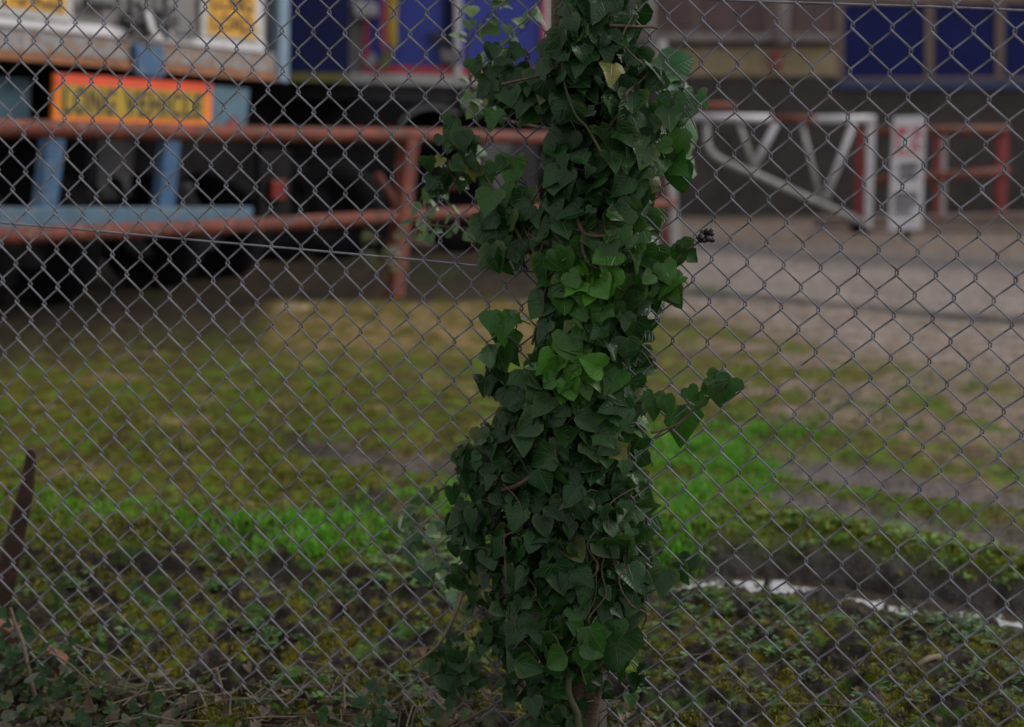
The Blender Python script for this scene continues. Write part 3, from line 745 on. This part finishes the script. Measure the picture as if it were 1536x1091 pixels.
# ---------------------------------------------------------------- text on a quad
def text_quad(txt, q, m, name, parent, off, bold=.0, space=1.0):
    cu = bpy.data.curves.new('t', 'FONT'); cu.body = txt; cu.offset = bold; cu.space_character = space
    o = bpy.data.objects.new('t', cu); col.objects.link(o)
    bpy.context.view_layer.update()
    me = bpy.data.meshes.new_from_object(o.evaluated_get(bpy.context.evaluated_depsgraph_get()))
    vs = [v.co.copy() for v in me.vertices]; fs = [list(p.vertices) for p in me.polygons]
    bpy.data.objects.remove(o); bpy.data.curves.remove(cu)
    x0, x1 = min(v.x for v in vs), max(v.x for v in vs); y0, y1 = min(v.y for v in vs), max(v.y for v in vs)
    mb = MB(); tl, tr, br, bl = q
    for v in vs:
        a = (v.x-x0)/(x1-x0); b = (v.y-y0)/(y1-y0)
        mb.vert((bl*(1-a)+br*a)*(1-b)+(tl*(1-a)+tr*a)*b+off)
    mb.f = fs
    return mb.build(name, m, parent)

# ---------------------------------------------------------------- left trailer
T = Plane(-2.903, 8.5, .4224, .9064)
o = T.at(200, 300); tr = empty('flatbed_trailer', (o.x, o.y, base_z(9)), 'old lorry trailer with yellow plates and an orange LONG VEHICLE board at left', 'trailer')
MB().trace(T, [(-160, -420), (405, -330), (398, 76), (-160, 20)], 5.0).build('body', M['grey'], tr, bevel=.01)
MB().trace(T, [(-160, 8), (398, 62), (398, 80), (-160, 22)], .06, .02).build('sill', M['white'], tr, bevel=.008)
for nm, q, yq, lines in (('marker_plate', [(-6, -90), (109, -76), (109, 34), (-6, 20)], [(4, -80), (99, -68), (99, 21), (4, 9)], [('LONG', .08, .46), ('VEHICLE', .54, .95)]),
                  ('marker_plate', [(302, -26), (395, -16), (395, 64), (302, 54)], [(313, -19), (383, -11), (383, 59), (313, 50)], [('LONG', .10, .46), ('LOAD', .54, .90)])):
    fr = MB().trace(T, q, .02, .035).build(nm, M['offwhite'], tr)
    MB().trace(T, yq, .008, .043).build('plate_face', M['yellow'], fr)
    Q = [T.at(x, y, .043) for x, y in yq]
    for s_, b0, b1 in lines:
        def bi(a, b): return (Q[0]*(1-a)+Q[1]*a)*(1-b)+(Q[3]*(1-a)+Q[2]*a)*b
        text_quad(s_, [bi(.07, b0), bi(.93, b0), bi(.93, b1), bi(.07, b1)], M['ink'], 'lettering', fr, T.n*.004, .02)
MB().trace(T, [(398, -330), (420, -326), (420, 84), (398, 80)], .3, -.05).build('side_strip', M['darkgrey'], tr)
MB().trace(T, [(420, -330), (437, -326), (434, 125), (419, 122)], .10, .03).build('corner_post', M['lightblue'], tr, bevel=.01)
MB().trace(T, [(-160, 23), (432, 82), (430, 112), (-160, 62)], .15, .0).build('rear_beam', M['beam'], tr, bevel=.01)
MB().trace(T, [(-160, 62), (430, 112), (430, 124), (-160, 76)], .15, .012).build('beam_flange', M['rusty'], tr, bevel=.006)
MB().trace(T, [(204, 66), (247, 70), (247, 117), (207, 113)], .06, .05).build('bracket', M['blue'], tr, bevel=.01)
lk = MB()
for a, b, r_ in (((192, -40), (198, 52), .02), ((246, -20), (250, 60), .02), ((185, 30), (255, 36), .025), ((205, 5), (240, 48), .022), ((228, 18), (262, 14), .018), ((128, 3), (168, 10), .03), ((262, 50), (300, 55), .014)):
    lk.tube([T.at(*a, .06), T.at(*b, .06)], r_, 8)
lk.trace(T, [(194, 20), (222, 22), (226, 56), (198, 54)], .06, .05)
lk.trace(T, [(244, 22), (268, 24), (268, 42), (246, 40)], .08, .07)
lk.build('door_latch', M['darkgrey'], tr)
MB().trace(T, [(226, 16), (232, 40), (244, 58), (236, 60), (226, 44), (219, 20)], .03, .1).build('latch_handle', M['white'], tr)
bd = MB().trace(T, [(84, 110), (318, 126), (316, 195), (80, 192)], .03, .10).build('long_vehicle_board', M['boardorange'], tr)
MB().trace(T, [(84, 110), (318, 126), (318, 141), (83.5, 127)], .006, .107).build('board_border', M['boardred'], bd)
BQ = [(93, 126), (307, 139), (305, 180), (90, 173)]
MB().trace(T, BQ, .006, .1075).build('board_face', M['boardyellow'], bd)
q = [T.at(x, y, .1075) for x, y in [(97, 129), (304, 142), (302, 178), (94, 171)]]
for w_, a0, a1 in (('LONG', .0, .34), ('VEHICLE', .40, 1.0)):
    text_quad(w_, [q[0]*(1-a0)+q[1]*a0, q[0]*(1-a1)+q[1]*a1, q[3]*(1-a1)+q[2]*a1, q[3]*(1-a0)+q[2]*a0], M['ink'], 'lettering', bd, T.n*.004, .028, 1.16)
MB().trace(T, [(-160, 105), (46, 118), (44, 182), (-160, 178)], .05, -.25).build('tail_panel', M['teal'], tr)
MB().trace(T, [(312, 128), (374, 134), (368, 200), (312, 200)], .05, -.05).build('tail_panel', M['teal'], tr)
MB().trace(T, [(340, 190), (356, 174), (358, 196)], .03, .0).build('reflector', M['darkred'], tr)
MB().trace(T, [(73, 205), (99, 207), (86, 316), (61, 316)], .08, .02).build('underrun_leg', M['blue'], tr, bevel=.006)
MB().trace(T, [(250, 205), (272, 207), (262, 316), (239, 316)], .08, .02).build('underrun_leg', M['blue'], tr, bevel=.006)
MB().trace(T, [(-160, 311), (380, 311), (379, 334), (-160, 350)], .12, .06).build('underrun_bar', M['paleblue'], tr, bevel=.012)
MB().trace(T, [(-160, 60), (430, 112), (430, 126), (-160, 80)], 5.0, -.3).build('chassis', M['under'], tr)
ax = MB(); c0 = T.at(170, 290, -.9); ax.tube([c0-T.u*.9, c0+T.u*.9], .07, 10); ax.build('axle', M['darkgrey'], tr)
ax = MB().trace(T, [(148, 205), (205, 208), (198, 262), (192, 296), (182, 270), (166, 262), (158, 292), (146, 280)], .1, -.55).build('hitch', M['darkgrey'], tr)
for px_ in (-70, 60, 225, 320):
    c0 = T.at(px_, 300, -.8); c0.z = base_z(9)+.46
    w = MB(); w.lathe(c0, T.u, [(.2, -.13), (.42, -.13), (.46, -.1), (.46, .1), (.42, .13), (.2, .13), (.2, -.13)], 28); w.build('wheel', M['black'], tr, smooth=True)
MB().trace(T, [(-160, 90), (425, 126), (425, 360), (-160, 420)], .03, -1.3).build('trailer_shade_sheet', M['under'], tr)  # black sheet added to give the deep shade under the trailer
MB().trace(T, [(410, 270), (430, 270), (430, 300), (410, 300)], .04, -.1).build('tail_lamp', M['lens'], tr, bevel=.01)
MB().trace(T, [(390, 225), (436, 225), (436, 330), (390, 330)], .05, -.16).build('lamp_bracket', M['under'], tr)

# ---------------------------------------------------------------- navy box lorry body between the trailers
P = Plane(-1.9, 12.5, 1, .2)
nv = empty('lorry_box_body', (P.at(478, 300).x, 12.5, base_z(12.5)), 'narrow glimpse of a dark navy lorry body between the two trailers', 'lorry')
MB().trace(P, [(380, -340), (523, -330), (524, 110), (380, 108)], 3.0).build('side_panel', M['navy'], nv)
MB().trace(P, [(380, 108), (524, 110), (524, 124), (380, 122)], .06, .02).build('lower_strip', M['olive'], nv)
MB().trace(P, [(380, 124), (540, 125), (540, 150), (380, 150)], 2.5, -.1).build('chassis', M['under'], nv)
MB().trace(P, [(370, 150), (600, 150), (600, 372), (370, 380)], .05, -1.0).build('lorry_shade_sheet', M['under'], nv)  # black backing sheet stands in for the shade beneath the lorry
for px_ in (420, 500):
    c0 = P.at(px_, 330, -.4); c0.z = base_z(12.5)+.48
    w = MB(); w.lathe(c0, P.n, [(.2, -.15), (.44, -.15), (.48, -.1), (.48, .1), (.44, .14), (.25, .15), (.2, .06), (.001, .06)], 28); w.build('wheel', M['black'], nv, smooth=True)

# ---------------------------------------------------------------- blue curtain sided trailer
P = Plane(-.8, 14.0, 1, .10)
bt = empty('curtain_trailer', (P.at(660, 300).x, 14.0, base_z(14)), 'royal blue trailer with crimson trim and white sill behind the red rail', 'trailer')
MB().trace(P, [(545, -330), (815, -330), (815, 112), (545, 104)], 2.5).build('curtain', M['curtain'], bt)
MB().trace(P, [(520, -330), (546, -330), (545, 134), (519, 130)], .3, .05).build('frame_post', M['grey'], bt, bevel=.01)
MB().trace(P, [(528, 2), (566, 4), (566, 26), (530, 27)], .12, .2).build('lamp_housing', M['offwhite'], bt, bevel=.03)
MB().trace(P, [(546, 28), (554, 28), (553, 98), (545, 97)], .02, .06).build('trim', M['trimred'], bt)
MB().trace(P, [(545, 97), (815, 104), (815, 116), (545, 110)], .02, .07).build('trim', M['trimred'], bt)
MB().trace(P, [(812, -330), (818, -330), (818, 112), (812, 112)], .02, .08).build('trim', M['trimred'], bt)
MB().trace(P, [(818, -330), (825, -330), (824, 130), (817, 130)], .1, .05).build('edge_post', M['white'], bt)
MB().trace(P, [(825, -330), (842, -330), (842, 130), (824, 130)], .3, .02).build('rear_frame', M['grey'], bt)
MB().trace(P, [(519, 109), (840, 117), (840, 134), (519, 125)], .2, .1).build('sill', M['offwhite'], bt, bevel=.01)
MB().trace(P, [(555, 80), (561, 78), (566, 92), (558, 100), (547, 96)], .02, .12).build('label_plate', M['offwhite'], bt)
MB().trace(P, [(683, -330), (694, -330), (692, 118), (682, 118)], .08, .12).build('door_bar', M['white'], bt)
MB().trace(P, [(665, -330), (681, -330), (681, 130), (664, 126)], .05, .03).build('gap_shade_strip', M['navy'], bt)  # solid dark strip painted where the frame gap lies in shade
MB().trace(P, [(644, 48), (672, 52), (674, 66), (650, 62)], .1, .12).build('hinge', M['darkgrey'], bt)
MB().trace(P, [(660, 72), (690, 78), (690, 96), (662, 92)], .1, .13).build('hinge', M['grey'], bt)
MB().trace(P, [(520, 128), (842, 136), (842, 162), (520, 150)], 2.0, -.02).build('chassis_beam', M['darkgrey'], bt)
MB().trace(P, [(535, 150), (578, 150), (574, 178), (538, 176)], .3, .1).build('toolbox', M['darkgrey'], bt, bevel=.02)
mg = MB(); pts = []
for k in range(15):
    a = R(200-k*11); pts.append((650+math.cos(a)*58, 205-math.sin(a)*48))
mg.trace(P, pts+[(x*.9+65, y*.9+22) for x, y in reversed(pts)], .6, .15)
mg.build('mudguard', M['tank'], bt)
MB().trace(P, [(694, 136), (716, 138), (716, 168), (696, 168)], .3, .12).build('lamp_box', M['grey'], bt, bevel=.01)
MB().trace(P, [(530, 165), (835, 165), (835, 330), (530, 330)], .05, -1.2).build('underbody_shade_sheet', M['under'], bt)  # black sheet set well back, painting the dark space below the bed
tk = MB(); pts = [(722, 214), (796, 214), (801, 222), (802, 300), (796, 310), (722, 310)]
tk.trace(P, pts, .8, .3); tk.build('fuel_tank', M['tank'], bt, bevel=.04)
MB().trace(P, [(770, 214), (806, 214), (806, 306), (774, 306)], .1, .34).build('tank_shade_side', M['darkgrey'], bt)  # darker plate paints the unlit right side of the tank
for px_ in (690, 778, 565):
    c0 = P.at(px_, 330, .1); c0.z = base_z(14)+.48
    w = MB(); w.lathe(c0, P.n, [(.2, -.16), (.44, -.16), (.48, -.1), (.48, .1), (.44, .14), (.26, .16), (.22, .06), (.001, .06)], 28); w.build('wheel', M['black'], bt, smooth=True)
MB().trace(P, [(668, 262), (686, 262), (686, 285), (668, 285)], .05, .4).build('tail_lamp', M['lens'], bt, bevel=.01)
st = empty('ratchet_strap', P.at(584, 40, .25), 'frayed yellow and red strap hanging against the blue trailer', 'strap')
MB().trace(P, [(573, -60), (583, -58), (585, 60), (578, 76), (571, 70)], .03, .24).build('red_band', M['strapred'], st)
MB().trace(P, [(584, -60), (597, -58), (596, 66), (590, 78), (584, 60)], .03, .26).build('yellow_band', M['strapyellow'], st)
MB().trace(P, [(578, 74), (592, 76), (584, 100), (570, 106), (566, 98)], .04, .25).build('strap_tail', M['olive'], st)

# ---------------------------------------------------------------- red tube barrier rail
RP = Plane(-2.88, 7.5, 2.09, 2.5)
rb = empty('red_tube_barrier', (RP.at(605, 440).x, RP.at(605, 440).y, base_z(10)), 'faded red tubular two rail barrier in front of the lorries', 'barrier')
def railtube(a, b, r_, nm, m):
    A, B = RP.at(*a), RP.at(*b); pts = [A+(B-A)*(k/10)+Vector((0, 0, .006*math.sin(k*1.3))) for k in range(11)]
    MB().tube(pts, r_, 14).build(nm, m, rb, smooth=True)
railtube((-330, 188), (1008, 211), .053, 'top_rail', M['rail'])
railtube((-330, 373), (1008, 305), .05, 'lower_rail', M['rail'])
def railpost(tx, ty, bx, by, w_):
    t_, b_ = RP.at(tx, ty), RP.at(bx, by); b_.z = height(b_.x, b_.y)-.1
    u_ = RP.u*w_; n_ = RP.n*w_*.9; m_ = MB()
    m_.prism([t_-u_-n_, t_+u_-n_, t_+u_+n_, t_-u_+n_], b_-t_); m_.build('post', M['rail'], rb, bevel=.008)
railpost(613, 208, 588, 442, .062); railpost(-250, 190, -290, 520, .062)
MB().tube([RP.at(566, 262, .02), RP.at(600, 318, .0)], .03, 8).build('brace', M['rail'], rb)
# white and red gate post where the rail ends
gp = empty('gate_post', (RP.at(1010, 390).x, RP.at(1010, 390).y, base_z(12.8)), 'tall slim white post with a red side, right beside the ivy', 'post')
y_ = RP.at(1010, 390).y; GP = front(y_)
MB().trace(GP, [(987, 60), (1000, 60), (1022, 396), (1010, 396)], .09).build('post', M['offwhite'], gp, bevel=.006)
MB().trace(GP, [(978, 200), (989, 200), (1008, 396), (994, 396)], .07, -.01).build('red_side', M['rail'], gp, bevel=.006)
MB().trace(GP, [(996, 392), (1026, 392), (1030, 404), (992, 404)], .2, .05).build('foot', M['darkgrey'], gp)

# ---------------------------------------------------------------- white barrier gate
G = front(16.0)
gt = empty('barrier_gate', (G.at(1300, 340).x, 16.0, base_z(16)), 'white tubular swing gate with slanting lower bar and a red section', 'gate')
def gtube(pts, r_, nm, m, y0=0.0, n=5):
    P3 = [G.at(x, y, y0) for x, y in pts]; P3 = curve(P3, n) if len(P3) > 2 else P3
    MB().tube(P3, r_*.82, 10).build(nm, m, gt, smooth=True)
gtube([(1038, 176), (1156, 178)], .055, 'top_bar', M['white']); gtube([(1156, 178), (1222, 179)], .054, 'red_section', M['rail'])
gtube([(1222, 179), (1312, 179)], .055, 'top_bar', M['white'])
MB().trace(G, [(1302, 175), (1314, 175), (1308, 342), (1297, 342)], .1, .05).build('stile', M['white'], gt, bevel=.01)
gtube([(1060, 184), (1061, 215), (1072, 233), (1095, 246), (1134, 262), (1210, 296), (1302, 336)], .045, 'lower_bar', M['offwhite'])
gtube([(1165, 184), (1130, 252)], .048, 'brace', M['white'], .0); gtube([(1108, 184), (1134, 258)], .032, 'brace', M['offwhite'], -.04)
gtube([(1202, 184), (1230, 296)], .032, 'brace', M['offwhite'], -.04); gtube([(1281, 184), (1238, 300)], .05, 'brace', M['white'], .0)
MB().trace(G, [(1288, 190), (1301, 190), (1298, 330), (1284, 322)], .1, -.02).build('red_upright', M['darkred'], gt)
gtube([(1010, 160), (1102, 160)], .06, 'counterweight_arm', M['rail'], -.25)
MB().trace(G, [(1278, 336), (1304, 338), (1302, 352), (1280, 350)], .15, .0).build('foot', M['black'], gt, bevel=.01)

# ---------------------------------------------------------------- notice board
Nn = front(15.2)
nb = empty('notice_board', (Nn.at(1360, 345).x, 15.2, base_z(15.2)), 'upright white notice board with faded red and black lettering by the gate', 'sign')
NQ = [(1341, 176), (1389, 174), (1383, 344), (1333, 348)]
MB().trace(Nn, NQ, .05).build('board', M['white'], nb, bevel=.008)
MB().trace(Nn, [(1356, 330), (1366, 330), (1366, 360), (1356, 360)], .05, -.055).build('foot', M['darkgrey'], nb)
Qn = [Nn.at(x, y) for x, y in NQ]
def nq(a0, b0, a1, b1):
    def bi(a, b): return (Qn[0]*(1-a)+Qn[1]*a)*(1-b)+(Qn[3]*(1-a)+Qn[2]*a)*b
    return [bi(a0, b0), bi(a1, b0), bi(a1, b1), bi(a0, b1)]
text_quad('P', nq(.10, .09, .46, .20), M['redink'], 'lettering', nb, Nn.n*.004, .05)
text_quad('X', nq(.52, .09, .94, .20), M['redink'], 'lettering', nb, Nn.n*.004, .05)
text_quad('L', nq(.12, .21, .42, .30), M['redink'], 'lettering', nb, Nn.n*.004, .05)
text_quad('A', nq(.50, .21, .86, .30), M['redink'], 'lettering', nb, Nn.n*.004, .05)
MB().prism(nq(.10, .32, .82, .337), Nn.n*.004).build('underline', M['redink'], nb)
for b0, b1, a0, a1 in ((.40, .475, .22, .80), (.48, .56, .24, .78), (.66, .73, .14, .84), (.735, .80, .12, .82), (.81, .86, .14, .66)):
    mk = MB(); k = a0
    while k < a1:
        w_ = uni(.05, .11); mk.prism(nq(k, b0+uni(0, .012), min(a1, k+w_), b1-uni(0, .012)), Nn.n*.004); k += w_+uni(.015, .03)
    mk.build('faded_lettering', M['greyink'], nb)

# ---------------------------------------------------------------- red hand railing
Rr = front(17.6)
rr = empty('red_railing', (Rr.at(1410, 330).x, 17.6, base_z(17.6)), 'red tubular railing behind the white notice board', 'railing')
def rtube(a, b, r_, nm, m, d=0): MB().tube([Rr.at(*a, d), Rr.at(*b, d)], r_, 10).build(nm, m, rr, smooth=True)
rtube((1296, 197), (1512, 195), .062, 'top_rail', M['rail']); rtube((1296, 272), (1512, 257), .06, 'mid_rail', M['rail'])
MB().trace(Rr, [(1404, 204), (1413, 204), (1410, 334), (1402, 334)], .08, -.06).build('post', M['darkred'], rr)
MB().trace(Rr, [(1413, 204), (1421, 204), (1418, 334), (1410, 334)], .08, -.05).build('post', M['pipe'], rr)
MB().trace(Rr, [(1498, 190), (1514, 190), (1509, 334), (1496, 334)], .12, -.06).build('post', M['darkred'], rr)
kb = MB().trace(front(17.4), [(1230, 326), (1620, 320), (1620, 340), (1230, 342)], .4).build('brick_kerb', M['brick'] if False else M['wallbrown'], None, bevel=.01)
tag(kb, 'low brown kerb beneath the red railing', 'kerb')

# ---------------------------------------------------------------- building on the right
B = front(22.0)
bl = empty('workshop_building', (B.at(1250, 320).x, 22.0, base_z(22)), 'brown rendered workshop with dark blue shuttered windows at upper right', 'building')
MB().trace(B, [(955, -190), (2300, -190), (2300, 345), (955, 345)], 6).build('wall', M['wallbrown'], bl)
MB().trace(B, [(955, 72), (1256, 72), (1256, 114), (955, 114)], .06, .06).build('render_band', M['wallsand'], bl)
MB().trace(B, [(955, 50), (1256, 50), (1256, 62), (955, 62)], .2, .2).build('ledge', M['ledge'], bl)
MB().trace(B, [(955, 62), (1256, 62), (1256, 72), (955, 72)], .03, .03).build('ledge_shade_strip', M['walldark'], bl)  # dark strip painted as the shade below the ledge
for x0, x1, y1 in ((1052, 1148, 44), (1190, 1250, 52), (992, 1040, 40)):
    MB().trace(B, [(x0, -160), (x1, -160), (x1, y1), (x0, y1)], .05, .04).build('wall_panel', M['walldark'], bl)
MB().trace(B, [(955, 116), (1260, 116), (1260, 134), (2300, 134), (2300, 340), (955, 340)], .05, .045).build('lower_wall', M['lower_wall'], bl)  # lower wall, darker brown than the wall above
MB().trace(B, [(1256, -150), (2300, -150), (2300, 6), (1256, 6)], .08, .07).build('lintel', M['wallbrown'], bl)
for x0, x1 in ((1266, 1388), (1403, 1494), (1506, 1600), (1614, 1740), (1752, 1880)):
    w = MB().trace(B, [(x0, 8), (x1, 8), (x1, 116), (x0, 116)], .04, .02).build('window', M['shutter'], bl)
    for k in range(1, 6):
        y0 = 8+k*18
        MB().trace(B, [(x0+1, y0), (x1-1, y0), (x1-1, y0+1.5), (x0+1, y0+1.5)], .01, .032).build('shutter_slat', M['navy'], w)
for x0 in (1388, 1494, 1600, 1740): MB().trace(B, [(x0, 6), (x0+14, 6), (x0+12, 118), (x0, 118)], .06, .06).build('mullion', M['mullion'], bl)
MB().trace(B, [(1254, 6), (1266, 6), (1266, 118), (1254, 118)], .06, .062).build('mullion', M['mullion'], bl)
MB().trace(B, [(1256, 117), (1900, 111), (1900, 118), (1256, 121)], .12, .10).build('window_board', M['mullion'], bl)
MB().trace(B, [(1256, 121), (1900, 119), (1900, 133), (1256, 134)], .14, .12).build('sill', M['sillblue'], bl)
MB().tube([B.at(1174, -188, .35), B.at(1174, 66, .35)], .11, 12).build('downpipe', M['pipe'], bl, smooth=True)
MB().trace(B, [(1157, 76), (1173, 76), (1173, 104), (1157, 104)], .15, .22).build('alarm_box', M['darkred'], bl, bevel=.02)
MB().tube([B.at(976, -188, .3), B.at(976, 118, .3)], .07, 12).build('downpipe', M['pipe'], bl, smooth=True)
B2 = front(25.0)
sh = empty('storage_shed', (B2.at(300, 310).x, 25.0, base_z(25)), 'dark clad shed wall just visible behind the lorries', 'shed')
MB().trace(B2, [(-1200, -300), (990, -300), (990, 335), (-1200, 335)], 5).build('wall', M['shed'], sh)
MB().trace(B2, [(-1220, -330), (1000, -330), (1000, -300), (-1220, -300)], 5.4, .3).build('roof', M['darkgrey'], sh)

# concrete edging and loose lump on the left
S = front(9.1)
mb = MB().trace(S, [(408, 462), (458, 460), (464, 480), (458, 498), (410, 496), (404, 478)], .22)
tag(mb.build('concrete_lump', M['slab'], bevel=.03), 'squarish pale concrete lump on the dirt left of the barrier post', 'rubble')

# ---------------------------------------------------------------- slim weedy shrubs between fence and barrier
def shrub(name, stems, label, cat, group, n_leaf, ycol, size, y):
    pl_ = front(y); pts0 = stems[0][0]
    b = pl_.at(*pts0); g_ = empty(name, (b.x, y, height(b.x, y)), label, cat, group)
    fm = MB()
    for si, st_ in enumerate(stems):
        P3 = [pl_.at(px, py)+Vector((0, uni(-.05, .05), 0)) for px, py in st_]
        if si == 0: P3.insert(0, Vector((P3[0].x, y, height(P3[0].x, y)-.02)))
        c = curve(P3, 6); MB().tube(c, .006 if si == 0 else .004, 6, taper=.4).build('stem', M['stem'], g_, smooth=True)
        for _ in range(n_leaf):
            p = random.choice(c[len(c)//4:]); n_ = Vector((uni(-1, 1), -uni(.1, 1), uni(0, 1))).normalized(); t_ = Vector((uni(-1, 1), uni(-.6, .6), uni(-1, .3))); t_ = (t_-n_*t_.dot(n_)).normalized()
            leaf(fm, p+t_*.01, t_, n_, uni(*size), random.choice(SHAPES), mixc(*ycol, rnd()), uni(.1, .3), uni(0, .4))
    fm.build('foliage', M['ivy'], g_, smooth=True)
PALEG = ((.05, .07, .025), (.14, .13, .07)); GRN = ((.03, .09, .025), (.12, .17, .05))
shrub('bramble_shoot', [[(566, 466), (577, 422), (592, 385), (598, 350)], [(577, 422), (558, 392), (552, 372)], [(592, 385), (577, 365), (556, 348)]], 'pale pinkish bramble shoot just left of the red barrier post', 'shrub', None, 6, PALEG, (.05, .09), 8.9)
# dry stalk leaning on the grass
pl = front(3.7)
tag(MB().tube(curve([pl.at(395, 900), pl.at(372, 850), pl.at(340, 800), pl.at(306, 745), pl.at(282, 700), pl.at(268, 650)], 5), .006, 6, taper=.4).build('dry_stalk', M['stem'], smooth=True), 'thin brown dead stalk leaning left across the green grass', 'stalk')
a, b = ground_pt(1375, 1007), ground_pt(1408, 993)
tag(MB().tube([a+UP*.012, (a+b)*.5+UP*.02, b+UP*.014], .007, 7).build('broken_stick', M['twig'], smooth=True), 'short pale broken stick on the mossy mud at right', 'stick')

# ---------------------------------------------------------------- light, sky, camera
SUN_EL, SUN_AZ = 36, 80           # azimuth measured from +Y (away from the viewer) towards +X
wd = bpy.data.worlds.new('World'); scene.world = wd; wd.use_nodes = True
N = wd.node_tree.nodes; L = wd.node_tree.links
sky = N.new('ShaderNodeTexSky'); sky.sky_type = 'NISHITA'; sky.sun_disc = False; sky.sun_elevation = R(SUN_EL); sky.sun_rotation = R(SUN_AZ)
sky.air_density = 1.0; sky.dust_density = 3.0
hs = N.new('ShaderNodeHueSaturation'); hs.inputs['Saturation'].default_value = .2
L.new(sky.outputs[0], hs.inputs['Color']); cl_ = N.new('ShaderNodeMix'); cl_.data_type = 'RGBA'; cl_.inputs[0].default_value = .6; cl_.inputs[7].default_value = (14.0, 14.0, 14.6, 1)
L.new(hs.outputs[0], cl_.inputs[6])
# bright patch added to the sky low over the yard, to whiten puddle reflections
tcw = N.new('ShaderNodeTexCoord'); dt = N.new('ShaderNodeVectorMath'); dt.operation = 'DOT_PRODUCT'; dt.inputs[1].default_value = Vector((.24, .90, .36)).normalized()
L.new(tcw.outputs['Generated'], dt.inputs[0])
mrw = N.new('ShaderNodeMapRange'); mrw.interpolation_type = 'SMOOTHSTEP'; mrw.inputs[1].default_value = .84; mrw.inputs[2].default_value = .99; mrw.inputs[3].default_value = 1; mrw.inputs[4].default_value = 2.0
L.new(dt.outputs['Value'], mrw.inputs[0])
sc_ = N.new('ShaderNodeVectorMath'); sc_.operation = 'SCALE'; L.new(cl_.outputs[2], sc_.inputs[0]); L.new(mrw.outputs[0], sc_.inputs['Scale']); L.new(sc_.outputs[0], N['Background'].inputs[0]); N['Background'].inputs[1].default_value = .056
sl = bpy.data.lights.new('sun', 'SUN'); sl.energy = 1.35; sl.angle = R(30); sl.color = (1, .97, .93)
so = bpy.data.objects.new('sun', sl); col.objects.link(so)
dv = Vector((math.sin(R(SUN_AZ))*math.cos(R(SUN_EL)), math.cos(R(SUN_AZ))*math.cos(R(SUN_EL)), math.sin(R(SUN_EL))))
so.rotation_euler = (-dv).to_track_quat('-Z', 'Y').to_euler()
cam = bpy.data.cameras.new('camera'); co = bpy.data.objects.new('camera', cam); col.objects.link(co); scene.camera = co
cam.sensor_width = 36; cam.lens = F/1536*36; cam.clip_start = .05; cam.clip_end = 2000
co.rotation_euler = (math.pi/2-PITCH, 0, 0)
cam.dof.use_dof = True; cam.dof.focus_distance = 2.47; cam.dof.aperture_fstop = 2.2
scene.view_settings.view_transform = 'Standard'; scene.view_settings.look = 'None'; scene.view_settings.gamma = 1; scene.view_settings.exposure = .55
scene.cycles.use_denoising = True
scene.render.resolution_x = 1024; scene.render.resolution_y = 727
